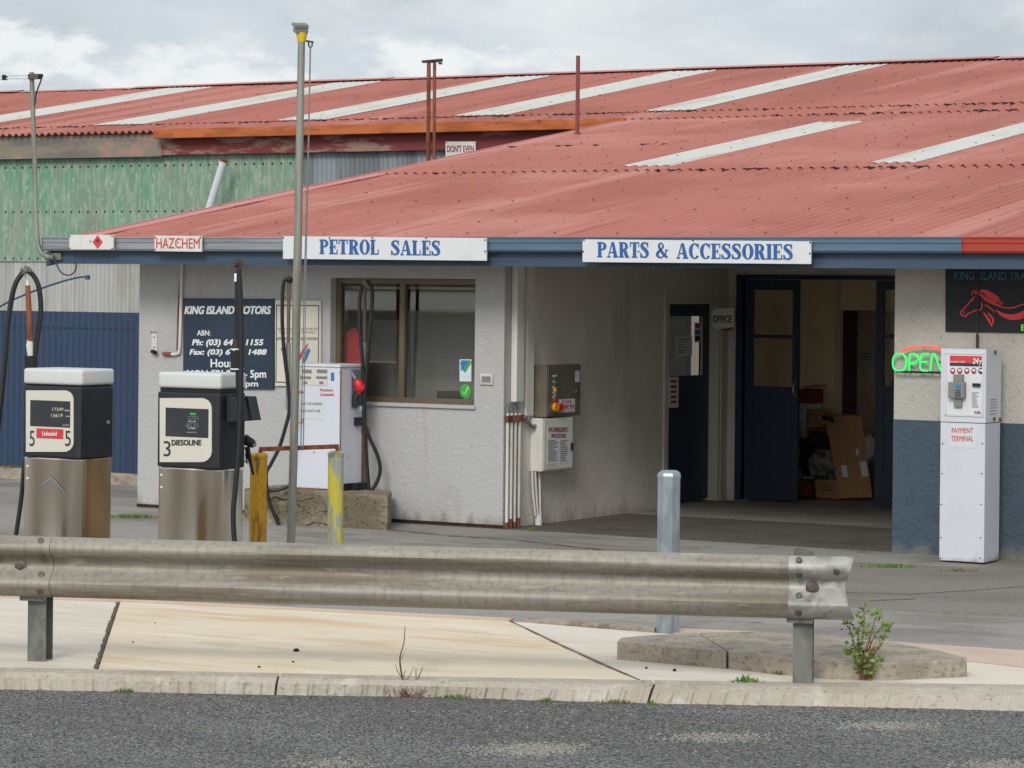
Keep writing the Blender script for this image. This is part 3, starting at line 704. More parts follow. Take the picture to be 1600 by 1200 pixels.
# rooms: floors, back walls, ceiling
mb = MB(); mb.box(UL + .2, -.2, 3.6, 3.7, 0, ZT); mb.build('room_wall', 'inner_wall', B)
mb = MB(); mb.quad((UL, .2, .01), (-.2, .2, .01), (-.2, 3.6, .01), (UL, 3.6, .01)); mb.build('room_floor', 'inner_floor', B)
mb = MB(); mb.hexa([(-.2, .02, -.2), (UP + .3, .02, -.2), (UP + .3, VD + 6, -.2), (-.2, VD + 6, -.2)], [(-.2, .02, -.004), (UP + .3, .02, -.004), (UP + .3, VD + 6, -.03), (-.2, VD + 6, -.03)]); mb.hexa([(UP + .3, VD + .2, -.2), (UR, VD + .2, -.2), (UR, VD + 6, -.2), (UP + .3, VD + 6, -.2)], [(UP + .3, VD + .2, -.02), (UR, VD + .2, -.02), (UR, VD + 6, -.03), (UP + .3, VD + 6, -.03)]); mb.build('recess_floor', 'inner_floor', B)
ib = VD + 2.0
ibx = PV(1311, 560, ib).x
zdh = PV(1340, 485, ib).z
def room(x0, x1, y0, y1, z0, z1, m_): mb = MB(); mb.box(x0, x1, y0, y1, z0, z1); mb.build('room_wall', m_, B)
room(-.2, ibx, ib, ib + .1, -.1, ZT, 'inner_wall')
room(-.3, -.2, VD + .2, ib + .1, -.1, ZT, 'inner_wall')
room(ibx, ibx + 1.5, ib, ib + .1, zdh, ZT, 'inner_wall')
room(ibx + 1.5, 8.2, ib, ib + .1, -.1, ZT, 'inner_wall')  # no end wall beyond: open bay invented to let daylight into the workshop
room(ibx - .3, ibx + 2.2, ib + 1.2, ib + 1.3, -.1, ZT, 'inner_wall')
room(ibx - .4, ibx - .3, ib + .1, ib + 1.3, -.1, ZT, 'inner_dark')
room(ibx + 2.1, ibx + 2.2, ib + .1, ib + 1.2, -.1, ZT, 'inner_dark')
mb = MB(); mb.box(ibx - .05, ibx + .02, ib - .02, ib - .001, 0, ZT); mb.build('door_frame', 'trim_cream', B)
mb = MB(); mb.quad((UL - .6, -.68, ZF0 + .03), (UR, -.68, ZF0 + .03), (UR, 0.0, ZF0 + .03), (UL - .6, 0.0, ZF0 + .03)); mb.quad((0, 0, ZF0 + .034), (UR, 0, ZF0 + .034), (UR, VD + .2, ZF0 + .034), (0, VD + .2, ZF0 + .034)); mb.quad((-.3, VD + .2, ZF0 + .04), (UR, VD + .2, ZF0 + .04), (UR, VD + 6, ZF0 + .04), (-.3, VD + 6, ZF0 + .04))
mb.quad((UL + .2, .2, ZF0 + .03), (-.2, .2, ZF0 + .03), (-.2, 3.6, ZF0 + .03), (UL + .2, 3.6, ZF0 + .03)); mb.build('soffit', 'soffit', B)
# thin dark strip along the foot of the street wall
mb = MB(); mb.box(UL, .006, -.012, -.0, 0, .03); mb.build('dark_foot_strip', 'rust_dark', B)
# fascia and its turned end
ugl = PV(66, 380, -.82).x
mb = MB(); mb.box(ugl + .05, UR, -.72, -.68, ZF0, ZG1 - .04); mb.build('fascia', 'fascia', B)
pe0, pe1 = PV(50, 400, -.75), PV(70, 400, -.75)
mb = MB(); mb.hexa([Vector((ugl - .08, -.66, ZF0 - .03)), Vector((ugl + .04, -.72, ZF0)), Vector((ugl + .04, .6, ZF0 + .16)), Vector((ugl - .08, .6, ZF0 + .16))],
                   [Vector((ugl - .06, -.66, ZF0 + .16)), Vector((ugl + .04, -.72, ZG1 - .05)), Vector((ugl + .04, .6, ZG1 + .12)), Vector((ugl - .06, .6, ZG1 + .06))])
mb.build('barge_board', 'fascia', B)
# gutter in three colours: ogee-like stepped profile
gs1, gs2 = PV(600, 380, -.82).x, PV(1503, 390, -.82).x
prof = [(-.72, ZG0), (-.80, ZG0), (-.82, ZG0 + .02), (-.82, ZG0 + .045), (-.812, ZG0 + .05), (-.812, ZG0 + .085), (-.822, ZG0 + .09), (-.822, ZG0 + .125), (-.832, ZG0 + .13), (-.832, ZG1), (-.81, ZG1), (-.81, ZG0 + .03), (-.73, ZG0 + .03), (-.73, ZG1)]
for a, b, mt in ((ugl, gs1, 'gutter_zinc'), (gs1, gs2, 'gutter_blue'), (gs2, UR, 'gutter_red')):
    mb = MB()
    n = len(prof); vs = [(x, y, z) for x in (a, b) for y, z in prof]
    mb.add(vs, [(i, i + 1, n + i + 1, n + i) for i in range(n - 1)])
    mb.quad((a + .002, -.832, ZG0), (a + .002, -.72, ZG0), (a + .002, -.72, ZG1), (a + .002, -.832, ZG1))
    mb.build('gutter', mt, B, label={'gutter_zinc': 'bare grey length of gutter', 'gutter_blue': 'blue painted length of gutter', 'gutter_red': 'red painted length of gutter'}[mt])
# roof: two overlapping courses of corrugated sheet with a raked left edge
ub0 = PV(128, 364, V0).x
ub1 = PP(985, 190, roof_pt(0, 0), RN).x
def barge_u(v): return ub0 + (ub1 - ub0) * (v - V0) / (VE - V0)
def barge_v(u):
    if ub1 < ub0: return V0 if u >= ub0 else V0 + (ub0 - u) / (ub0 - ub1) * (VE - V0)
    return V0
VL = PP(1120, 268, roof_pt(0, 0), RN).y                   # lap between the courses
PT, AM = .14, .027
um = min(ub0, ub1)
def ymax(vtop):
    def f(u):
        if ub1 > ub0 and u < ub1: return min(vtop, V0 + (u - ub0) / (ub1 - ub0) * (VE - V0))
        return vtop
    return f
mb = MB(); mb.corr(um, UR, lambda x, y: roof_pt(x, y), PT, AM, RN, 6, lambda u: min(barge_v(u), VL + .2), ymax(VL + .2))
roof = mb.build('roof', 'roof', B, smooth='all')
mb = MB(); mb.corr(um, UR, lambda x, y: roof_pt(x, y) + RN * .016, PT, AM, RN, 6, lambda u: max(barge_v(u), VL), ymax(VE + .15))
mb.build('roof', 'roof', B, smooth='all')
mb = MB(); mb.quad(roof_pt(um, V0 + .05) - RN * .06, roof_pt(UR, V0 + .05) - RN * .06, roof_pt(UR, VE) - RN * .06, roof_pt(um, VE) - RN * .06); mb.build('roof_lining', 'soffit', B)
# flashing along the raked edge
mb = MB()
nb = 5
for i in range(nb):
    va, vb = V0 - .02 + (VE - V0) * i / nb, V0 + (VE - V0) * (i + 1) / nb + .1
    a, b = roof_pt(barge_u(va), va) + RN * (.018 + .003 * (i % 2)), roof_pt(barge_u(vb), vb) + RN * (.018 + .003 * (i % 2))
    x = Vector((1, 0, 0))
    mb.hexa([a - x * .08, a + x * .16, b + x * .16, b - x * .08], [p + RN * .012 for p in (a - x * .08, a + x * .16, b + x * .16, b - x * .08)])
    mb.hexa([a - x * .085, a - x * .065, b - x * .065, b - x * .085], [p + RN * .022 for p in (a - x * .085, a - x * .065, b - x * .065, b - x * .085)])
    mb.hexa([p - Z1 * .14 for p in (a - x * .095, a - x * .083, b - x * .083, b - x * .095)], [p + RN * .02 for p in (a - x * .095, a - x * .083, b - x * .083, b - x * .095)])
mb.build('flashing', 'cap_pink', B)
# translucent strips
def strip_roof(parent, x0, x1, y, xt, yt, plane_pt, nrm, base, vmax=None):
    a, b, c = PP(x0, y, base(0, 0), nrm), PP(x1, y, base(0, 0), nrm), PP(xt, yt, base(0, 0), nrm)
    mb = MB(); v1 = c.y if vmax is None else vmax
    mb.corr(a.x, b.x, lambda X, Y: base(X, Y) + nrm * .036, PT, .007, nrm, 8, lambda u: a.y, lambda u: v1)
    return mb.build('skylight', 'skylight', parent, smooth='all', label='pale translucent roof strip')
strip_roof(B, 966, 1044, 264, 1320, 194, None, RN, roof_pt)
strip_roof(B, 1356, 1432, 259, 1720, 187, None, RN, roof_pt)
strip_roof(B, 1746, 1822, 254, 2100, 182, None, RN, roof_pt)
# roof screws and grime along the laps
mb = MB()
def screw(p, n, r=.016):
    mb.add([p + n * .03] + [p + Vector((math.cos(a) * r, math.sin(a) * r, 0)) + n * .022 for a in [k * math.pi / 3 for k in range(6)]], [(0, 1 + k, 1 + (k + 1) % 6) for k in range(6)])
row = 0; v = V0 + .25
while v < VE - .3:
    u = um + .2 + (row % 2) * .25
    while u < 9:
        if u > barge_u(v) + .25:
            uu = (round(u / PT) + .25) * PT; screw(roof_pt(uu, v + rnd.uniform(-.02, .02)) + RN * (.008 + (.016 if v > VL else 0)), RN, rnd.choice((.012, .014, .018)))
        u += PT * rnd.choice((3, 4, 4, 5, 7))
    v += .92; row += 1
mb.build('roof_screw', 'rust_dark', B, kind='stuff')
def grime(parent, base, nrm, v, u0, u1, dens, lift):
    mb = MB(); u = u0
    while u < u1:
        if rnd.random() < dens * (.55 + .45 * math.sin(u * 1.3) * math.sin(u * .37)):
            L, hh = rnd.uniform(.02, .075), rnd.uniform(.02, .07)
            p = base(u, v + rnd.uniform(-.05, .05)) + nrm * lift
            mb.hexa([p + Vector((-L, -hh, -PITCH * hh)), p + Vector((L * .7, -hh * .6, -PITCH * hh * .6)), p + Vector((L, hh, PITCH * hh)), p + Vector((-L * .5, hh * .8, PITCH * hh * .8))],
                    [p + nrm * .02 + Vector((-L * .8, -hh * .7, 0)), p + nrm * .02 + Vector((L * .6, -hh * .5, 0)), p + nrm * .02 + Vector((L * .8, hh * .7, 0)), p + nrm * .02 + Vector((-L * .4, hh * .6, 0))])
        u += PT * rnd.choice((.5, 1, 1))
    return mb.build('lap_grime', 'rust_dark', parent, kind='stuff')
grime(B, roof_pt, RN, VL - .03, barge_u(VL) + .3, 9, .45, .012)
v2 = PP(880, 232, roof_pt(0, 0), RN).y
grime(B, roof_pt, RN, v2, barge_u(v2) + .2, PP(1060, 226, roof_pt(0, 0), RN).x, 1.0, .022)

# window: frame, mullion, panes, blind; things behind it
fr = MB(); t_ = .055; vf = .10
fr.box(wu0, wu1, vf, vf + .06, wz0, wz0 + t_); fr.box(wu0, wu1, vf, vf + .06, wz1 - t_, wz1); fr.box(wu0, wu0 + t_, vf, vf + .06, wz0 + t_, wz1 - t_); fr.box(wu1 - t_, wu1, vf, vf + .06, wz0 + t_, wz1 - t_)
wm = PV(628, 530, vf).x
fr.box(wm - .03, wm + .03, vf - .004, vf + .06, wz0 + t_, wz1 - t_)
win = fr.build('window', 'frame_brown', B)
for a, b in ((wu0 + t_, wm - .03), (wm + .03, wu1 - t_)):
    mb = MB(); mb.quad((a, vf + .03, wz0 + t_), (b, vf + .03, wz0 + t_), (b, vf + .03, wz1 - t_), (a, vf + .03, wz1 - t_)); mb.build('pane', 'glass', win)
mb = MB(); mb.box(wu0 - .02, wu1 + .02, -.03, vf, wz0 - .035, wz0 - .002); mb.build('sill', 'stucco', win, bevel=.006)
mb = MB(); pbox(mb, 530, 456, 541, 505, .3, .03); pbox(mb, 530, 448, 742, 452, .3, .03); mb.build('blind', 'white_old', B)

# office door
fd = MB(); th = .05
fd.box(-.14, .012, dv0, dv0 + th, 0, dz1); fd.box(-.14, .012, dv1 - th, dv1, 0, dz1); fd.box(-.14, .012, dv0 + th, dv1 - th, dz1 - th, dz1)
fd.box(.0, .02, dv1, dv1 + .07, 0, dz1 + .04); fd.box(.0, .02, dv0 - .06, dv0, 0, dz1 + .04); fd.box(.0, .02, dv0, dv1, dz1, dz1 + .04)
od = thing('office_door', 'navy office door with glass upper panel in a cream frame', 'door', (0, dv0, 0))
fd.build('frame', 'trim_cream', od)
ul = -.11; a0, a1 = dv0 + th, dv1 - th; gz0, gz1 = PU(1075, 587, ul).z, PU(1075, 494, ul).z
ga, gb = a0 + .1, PU(1097, 540, ul).y
mb = MB(); wall_grid(mb, 'x', ul, -.04, a0, a1, .03, dz1 - th, [(ga, gb, gz0, gz1)]); mb.build('leaf', 'door_navy', od)
mb = MB(); mb.quad((ul - .02, ga, gz0), (ul - .02, gb, gz0), (ul - .02, gb, gz1), (ul - .02, ga, gz1)); mb.build('pane', 'glass_door', od)
mb = MB(); mb.box(ul - .002, ul + .006, gb - .03, gb, gz0, gz1); mb.build('bead', 'trim_cream', od)
def upx(mb, x0, y0, x1, y1, u, th=.002):   # sheet facing the recess on x = u
    ym, xm = (y0 + y1) / 2, (x0 + x1) / 2
    mb.box(u, u + th, PU(x0, ym, u).y, PU(x1, ym, u).y, PU(xm, y1, u).z, PU(xm, y0, u).z)
def utext(mb, body, x0, y0, x1, y1, u, bold=0.0, dy=0): text4(mb, body, [PU(x0, y1, u), PU(x1, y1 + dy, u), PU(x1, y0 + dy, u), PU(x0, y0, u)], 0, bold)
mb = MB(); upx(mb, 1055, 525, 1081, 557, ul + .002); n1 = mb.build('notice', 'paper', od)
mb = MB()
for k in range(6): upx(mb, 1059, 530 + k * 4, 1077 - (k % 3) * 4, 531.2 + k * 4, ul + .006, .001)
mb.build('lettering', 'ink_grey', n1)
mb = MB(); upx(mb, 1085, 504, 1095, 535, ul + .002); n1 = mb.build('notice', 'paper', od)
mb = MB(); upx(mb, 1086, 506, 1094, 512, ul + .006, .001); mb.build('mark', 'ink_red', n1)
mb = MB(); upx(mb, 1086, 516, 1094, 523, ul + .006, .001); mb.build('mark', 'tick_blue', n1)
mb = MB(); upx(mb, 1086, 525, 1094, 532, ul + .006, .001); mb.build('mark', 'ink_black', n1)
mb = MB(); upx(mb, 1045, 589, 1060, 637, .012); n2 = mb.build('paper_notice', 'paper', None, org=PU(1052, 637, .012))
tag(n2, 'narrow white paper notice with red words by the left edge of the office door', 'notice')
mb = MB()
for k in range(5): upx(mb, 1048, 594 + k * 8, 1057, 598 + k * 8, .0145, .001)
mb.build('lettering', 'ink_maroon', n2)
# room glimpsed through the office door glass
mb = MB(); mb.box(-1.2, -1.15, dv0 - .5, dv1 + .6, 0, ZF0); mb.build('room_wall', 'inner_wall', B)

# workshop double doors: left leaf and right leaf
def leaf(px0, px1, handle, label):
    L = thing('workshop_door', label, 'door', (PV(px0, 700, VD).x, VD, 0))
    y0 = VD + .02; a, b = PV(px0, 650, y0).x, PV(px1, 650, y0).x; zt = oz1 - .005; zb = .02
    hx = .09; gz0_, gz1_ = PV((px0 + px1) / 2, 604, y0).z, PV((px0 + px1) / 2, 453, y0).z
    mb = MB(); wall_grid(mb, 'y', y0, .05, a, b, zb, zt, [(a + hx, b - hx * .8, gz0_, gz1_)])
    lf = mb.build('leaf', 'door_navy', L)
    zm_ = (gz0_ + gz1_) / 2 + .02
    mb = MB(); mb.box(a + hx, b - hx * .8, y0 + .005, y0 + .04, zm_ - .02, zm_ + .02); mb.build('glazing_bar', 'door_navy', L)
    for s0, s1 in ((gz0_, zm_ - .02), (zm_ + .02, gz1_)):
        mb = MB(); mb.quad((a + hx, y0 + .025, s0), (b - hx * .8, y0 + .025, s0), (b - hx * .8, y0 + .025, s1), (a + hx, y0 + .025, s1)); mb.build('pane', 'glass_door', L)
    mb = MB()
    mb.box(a + .08, b - .07, y0 - .008, y0 - .001, .34, .37); mb.box(a + .08, b - .07, y0 - .008, y0 - .001, gz0_ - .16, gz0_ - .13)
    mb.box(a + .08, a + .10, y0 - .008, y0 - .001, .37, gz0_ - .16); mb.box(b - .09, b - .07, y0 - .008, y0 - .001, .37, gz0_ - .16); mb.build('moulding', 'door_navy', L)
    if handle:
        mb = MB(); mb.box(b - .05, b - .015, y0 - .012, y0, gz0_ - .12, gz0_ + .06); lp = mb.build('lock_plate', 'bolt', L)
        mb = MB(); mb.tube([(b - .03, y0 - .01, gz0_ + .02), (b - .03, y0 - .06, gz0_ + .02), (b - .03, y0 - .06, gz0_ - .06), (b - .03, y0 - .01, gz0_ - .06)], .008); mb.build('handle', 'zinc_post', lp)
    return L
leaf(1163, 1246, True, 'navy workshop door leaf with two panes, left of the open doorway')
leaf(1367, 1450, False, 'navy workshop door leaf half hidden behind the right-hand pier')
mb = MB(); mb.box(ou0 - .08, ou0, VD - .03, VD + .05, 0, oz1 + .05); mb.box(ou0, ou1, VD - .03, VD + .05, oz1, oz1 + .05); mb.build('door_frame', 'door_navy', B)

# ------------------------------------------------------------------ the long shed behind
SP = .165
VR = None
VS0 = VE - .12
def shed_pt(u, v): return Vector((u, v, ZE + .014 + SP * (v - VS0)))
SN = Vector((0, -SP, 1)).normalized()
rp = PP(800, 121, shed_pt(0, VS0), SN); VR = rp.y
SH = thing('long_shed', 'long tin shed with faded red roof and flaking green wall behind the workshop', 'building', (-8, VE, 0))
US0, US1 = -48.0, 24.0
mb = MB(); vl2 = PP(600, 188, shed_pt(0, VS0), SN).y
mb.corr(US0, US1, lambda x, y: shed_pt(x, y), PT, AM, SN, 6, lambda u: VS0, lambda u: vl2 + .1); shroof = mb.build('roof', 'roof_shed', SH, smooth='all')
mb = MB(); mb.corr(US0, US1, lambda x, y: shed_pt(x, y) + SN * .016, PT, AM, SN, 6, lambda u: vl2, lambda u: VR); mb.build('roof', 'roof_shed', SH, smooth='all')
zr = shed_pt(0, VR).z
mb = MB(); mb.quad((US0, VR, zr), (US1, VR, zr), (US1, VR + 9, zr - 9 * SP), (US0, VR + 9, zr - 9 * SP)); mb.build('roof', 'roof_shed', SH)
mb = MB(); u = US0; i = 0
while u < US1:
    L = 3.0; j = rnd.uniform(-.012, .012)
    a, b = Vector((u, VR, zr + .07 + j)), Vector((u + L + .05, VR, zr + .07 + j + rnd.uniform(-.012, .012)))
    for s in (-1, 1):
        mb.quad(a, b, b + Vector((0, s * .26, -.05)), a + Vector((0, s * .26, -.05)))
    u += L
mb.build('ridge_cap', 'cap_pink', SH)
def shed_strip(x0, x1, y):
    a, b = PP(x0, y, shed_pt(0, VS0), SN), PP(x1, y, shed_pt(0, VS0), SN)
    mb = MB(); mb.corr(a.x, b.x, lambda X, Y: shed_pt(X, Y) + SN * .038, PT, .007, SN, 8, lambda u: vl2 + .06, lambda u: VR - .3)
    mb.build('skylight', 'skylight', SH, smooth='all', label='pale translucent roof strip')
for x0, x1, y in ((-120, -52, 203), (168, 236, 195), (440, 512, 190), (733, 806, 179), (1040, 1108, 169)): shed_strip(x0, x1, y)
mb = MB()
v = VS0 + .5; row = 0
while v < VR - .4:
    u = -22 + (row % 2) * .3
    while u < 10:
        screw(shed_pt((round(u / PT) + .25) * PT, v) + SN * (.01 + (.016 if v > vl2 else 0)), SN, rnd.choice((.014, .018, .02))); u += PT * rnd.choice((4, 5, 7, 9))
    v += 1.1; row += 1
mb.build('roof_screw', 'rust_dark', SH, kind='stuff')
def shed_base(u, v): return shed_pt(u, v)
grime(SH, shed_base, SN, vl2 - .03, -24, 10, .6, .012)
grime(SH, shed_base, SN, VR - .28, -24, 12, .9, .03)
grime(SH, shed_base, SN, VS0 + .05, PP(1170, 192, shed_pt(0, VS0), SN).x, 12, .45, .004)
# walls of the shed
VW = VE + .12
zb_g = PV(120, 409, VW).z; zt_w = PV(200, 244, VW).z; ugr = PV(474, 280, VW).x
CP_, CA = .088, .010
mb = MB(); mb.corr(US0, ugr, lambda x, y: Vector((x, VW, y)), CP_, CA, NV, 6, lambda u: zb_g, lambda u: zt_w + .1)
mb.build('wall_sheet', 'green_tin', SH, smooth='all', label='flaking green corrugated sheeting')
mb = MB(); mb.corr(ugr, 12, lambda x, y: Vector((x, VW + .004, y)), CP_, CA, NV, 6, lambda u: zb_g - .6, lambda u: zt_w + .1)
mb.build('wall_sheet', 'galv_dark', SH, smooth='all', label='bare galvanised corrugated sheeting')
mb = MB(); mb.corr(US0, ugr + .3, lambda x, y: Vector((x, VW + .03, y)), CP_, CA, NV, 6, lambda u: -.2, lambda u: zb_g + .12)
mb.build('wall_sheet', 'grey_tin', SH, smooth='all', label='weathered grey corrugated sheeting')
mb = MB()
for z_ in (zt_w - .16, PV(120, 331, VW).z, zb_g + .05):
    u = -24.0
    while u < ugr:
        p = Vector((u, VW - CA, z_)); mb.add([p + Vector((0, -.012, 0))] + [p + Vector((math.cos(a) * .02, 0, math.sin(a) * .02)) for a in [k * math.pi / 3 for k in range(6)]], [(0, 1 + k, 1 + (k + 1) % 6) for k in range(6)]); u += CP_ * 2
mb.build('wall_screw', 'rust_dark', SH, kind='stuff')
ubo = PV(246, 220, VS0).x
zbd1 = shed_pt(0, VS0).z - .03
mb = MB(); mb.box(US0, ubo, VE - .02, VE + .05, zt_w - .02, zbd1); mb.build('fascia_board', 'old_board', SH, label='peeling grey fascia board')
mb = MB(); mb.box(ubo, 12, VE - .02, VE + .05, zt_w, zbd1); mb.build('fascia_board', 'maroon_board', SH, label='maroon fascia board under the rusty gutter')
mb = MB(); zo1 = shed_pt(0, VS0).z + .03; zo0 = zo1 - .15
uoe = PV(975, 192, VS0 - .1).x
mb.box(ubo, uoe, VS0 - .12, VS0 - .02, zo0, zo1); mb.build('gutter', 'orange_rust', SH, bevel=.01, label='orange rusted gutter')
# end wall, so the shed closes
mb = MB(); mb.add([(US0, VW, 0), (US0, VR + 9, 0), (US0, VR + 9, zr - 9 * SP), (US0, VR, zr), (US0, VW, zt_w)], [(0, 1, 2, 3, 4)]); mb.build('wall_sheet', 'grey_tin', SH)

# ------------------------------------------------------------------ blue corrugated fence left of the workshop
VF = PZ(205, 757, 0).y
fz1, fz0 = PV(110, 487, VF).z, PV(110, 735, VF).z
FN = thing('metal_fence', 'navy corrugated steel fence standing on a mossy concrete footing under the grey sheeting', 'fence', (UL - 2, VF, 0))
mb = MB(); mb.corr(-22, UL + .15, lambda x, y: Vector((x, VF + .05, y)), .092, .011, NV, 6, lambda u: fz0, lambda u: fz1); mb.build('sheet', 'navy_tin', FN, smooth='all')
mb = MB(); mb.box(-22, UL + .15, VF - .02, VF + .25, -.1, fz0 - .005); mb.build('footing', 'old_conc', FN, bevel=.02)
mb = MB()
for k in range(60):
    u = -9 + k * .088; p = Vector((u, VF + .035, PV(110, 512, VF).z)); mb.add([p + Vector((0, -.01, 0))] + [p + Vector((math.cos(a) * .012, 0, math.sin(a) * .012)) for a in [q * math.pi / 3 for q in range(6)]], [(0, 1 + q, 1 + (q + 1) % 6) for q in range(6)])
mb.build('fence_screw', 'ink_black', FN, kind='stuff')

# ------------------------------------------------------------------ signs along the gutter
VSG = -.865
def plate(name, label, x0, y0, x1, y1, v, mat, cat='sign', dy=0, th=.02):
    o = thing(name, label, cat, PV((x0 + x1) / 2, y1, v))
    mb = MB(); a, b, c, d = PV(x0, y1, v), PV(x1, y1 + dy, v), PV(x1, y0 + dy, v), PV(x0, y0, v)
    k = Vector((0, th, 0)); mb.hexa([a, b, b + k, a + k], [d, c, c + k, d + k]); mb.build('panel', mat, o, bevel=.002, seg=1); return o
def lettering(parent, mat, items, v, name='lettering'):
    for it in items:
        mb = MB(); ptext(mb, *it[:5], v, **(it[5] if len(it) > 5 else {})); o = mb.build(name, mat, parent)
    return o
def bolts(parent, pts, v, r=.008):
    for x, y in pts:
        mb = MB(); p = PV(x, y, v); mb.tube([p, p + NV * .006], r, 6); mb.build('screw', 'rust_dark', parent)
s = plate('hazard_sign', 'white plate with a small red diamond, nearest the aerial mast', 108, 367, 177, 390, VSG, 'white_old')
mb = MB(); v_ = VSG - .003; mb.add([PV(152.5, 367.5, v_), PV(160.5, 378, v_), PV(152.5, 389, v_), PV(144.5, 378, v_)], [(0, 1, 2, 3)]); dm = mb.build('diamond', 'ink_red', s)
mb = MB(); v_ = VSG - .005; mb.add([PV(150.5, 378, v_), PV(152, 372, v_), PV(154, 375, v_), PV(155, 378, v_)], [(0, 1, 2, 3)]); mb.build('flame', 'ink_black', dm)
bolts(s, [(109.5, 369), (175.5, 369), (109.5, 388), (175.5, 388), (141.5, 377)], VSG)
s = plate('hazchem_sign', 'white plate with red HAZCHEM lettering on the bare gutter', 241, 368, 315, 392.5, VSG, 'white_old', dy=1)
lettering(s, 'ink_red', [('HAZCHEM', 244, 371.5, 312, 388, dict(bold=.004, dy=.6))], VSG - .003)
bolts(s, [(242.5, 371), (313.5, 371.5), (242.5, 390), (278, 379)], VSG)
s = plate('petrol_sales_sign', 'long white sign with blue PETROL SALES lettering on the gutter', 442, 369, 760, 404.5, VSG, 'white', dy=3)
mb = MB(); v_ = VSG - .003
slab_text(mb, 'PETROL', [PV(499, 397, v_), PV(592, 398, v_), PV(592, 374.5, v_), PV(499, 374, v_)], NV)
mb.build('lettering', 'ink_blue', s); mb = MB()
slab_text(mb, 'SALES', [PV(611, 398.5, v_), PV(688, 399.5, v_), PV(688, 376, v_), PV(611, 375.5, v_)], NV)
mb.build('lettering', 'ink_blue', s)
bolts(s, [(442.8, 371), (515, 371.5), (582, 371.5), (666, 372), (758, 375), (758, 393), (516, 387), (581, 388), (669, 389)], VSG - .001)
s = plate('parts_sign', 'long white sign with blue PARTS & ACCESSORIES lettering on the gutter', 910, 374, 1267, 409.5, VSG, 'white', dy=3.2)
mb = MB()
slab_text(mb, 'PARTS', [PV(933, 402, v_), PV(1014, 403, v_), PV(1014, 378.5, v_), PV(933, 378, v_)], NV)
mb.build('lettering', 'ink_blue', s); mb = MB()
slab_text(mb, '&', [PV(1025, 403, v_), PV(1044, 403.2, v_), PV(1044, 379, v_), PV(1025, 379, v_)], NV)
mb.build('lettering', 'ink_blue', s); mb = MB()
slab_text(mb, 'ACCESSORIES', [PV(1057, 404, v_), PV(1239, 406, v_), PV(1239, 381.5, v_), PV(1057, 380, v_)], NV)
mb.build('lettering', 'ink_blue', s)
bolts(s, [(912.5, 375), (1083, 376), (911.5, 393), (1266, 379), (1265.5, 396), (998, 393), (1164, 395)], VSG - .001)
# the sign up under the shed eave
vd = VE - .06
s = plate('warning_sign', 'small white sign reading DON\'T EVEN under the shed eave', 696, 221, 743, 262, vd, 'white_old', dy=0)
lettering(s, 'ink_maroon', [("DON'T EVEN", 698.5, 227, 740.5, 238, dict(bold=.012))], vd - .004)
bolts(s, [(698, 223.5), (741, 223.5)], vd)
# navy trading sign
vs_ = -.03
s = plate('trading_sign', 'navy board with white trading name, phone numbers and hours on the street wall', 286, 466, 427.5, 607, vs_, 'sign_navy', dy=1, th=.025)
v_ = vs_ - .003
lettering(s, 'ink_white', [
    ('KING ISLAND MOTORS', 288, 478, 424, 491, dict(shear=.25, bold=.04)),
    ('ABN:', 308, 516, 329, 524.5, dict(bold=.02)),
    ('Ph: (03) 6461 1155', 300, 530, 412, 542.5, dict(shear=.2, bold=.032)),
    ('Fax: (03) 6461 1488', 296, 545.5, 417, 557, dict(shear=.2, bold=.032)),
    ('Hours', 329, 561, 371, 574, dict(bold=.025)),
    ('MON-FRI 8am - 5pm', 292, 578, 416, 594, dict(bold=.022)),
    ('SAT 9am - 1pm', 300, 594.5, 403.5, 607, dict(bold=.022))], v_)
# inspection station sign
s = plate('inspection_sign', 'cream notice board with red and blue tick strokes beside the navy sign', 429.5, 469, 501, 603, vs_, 'panel_cream', dy=1, th=.02)
mb = MB()
for a, b in (((431.5, 477), (498, 477.5)), ((431.5, 597), (497, 598))): ribbon(mb, [a, b], .009, v_)
for a, b in (((432, 477), (431, 597)), ((498, 477.5), (497, 598))): ribbon(mb, [a, b], .009, v_ - .0006)
mb.build('border', 'ink_black', s)
lettering(s, 'ink_grey', [('DEPARTMENT OF RESOURCES', 431.8, 512, 496, 516), ('LAND TRANSPORT DIVISION', 436, 517.5, 492, 521), ('APPROVED INSPECTION STATION', 432, 527, 496, 531.5, dict(bold=.02))], v_)
mb = MB()
ribbon(mb, [(441, 543), (445, 556), (452, 570)], [.04, .05, .03], v_); ribbon(mb, [(483, 545), (478, 557), (472, 570)], [.04, .05, .03], v_); mb.build('stroke', 'tick_blue', s)
mb = MB(); ribbon(mb, [(481, 537), (474, 549), (466, 562)], [.01, .04, .04], v_ - .001); ribbon(mb, [(462, 545), (458, 556)], [.03, .03], v_ - .001); mb.build('stroke', 'ink_red', s)
# office flag sign
vo = PU(1111, 498, .03).y
s = plate('office_sign', 'small cream OFFICE sign with rusty lower edge projecting beside the office door', 1112.5, 481.5, 1147, 515, vo, 'white_old', th=.006)
lettering(s, 'ink_black', [('OFFICE', 1114, 493, 1143.5, 504.5, dict(bold=.02))], vo - .003)
bolts(s, [(1114, 483.5), (1113.5, 513)], vo)
mb = MB(); ribbon(mb, [(1125, 514.5), (1136, 515), (1146, 512.5)], [.012, .03, .03], vo - .002); mb.build('rust_patch', 'pipe_rust', s)
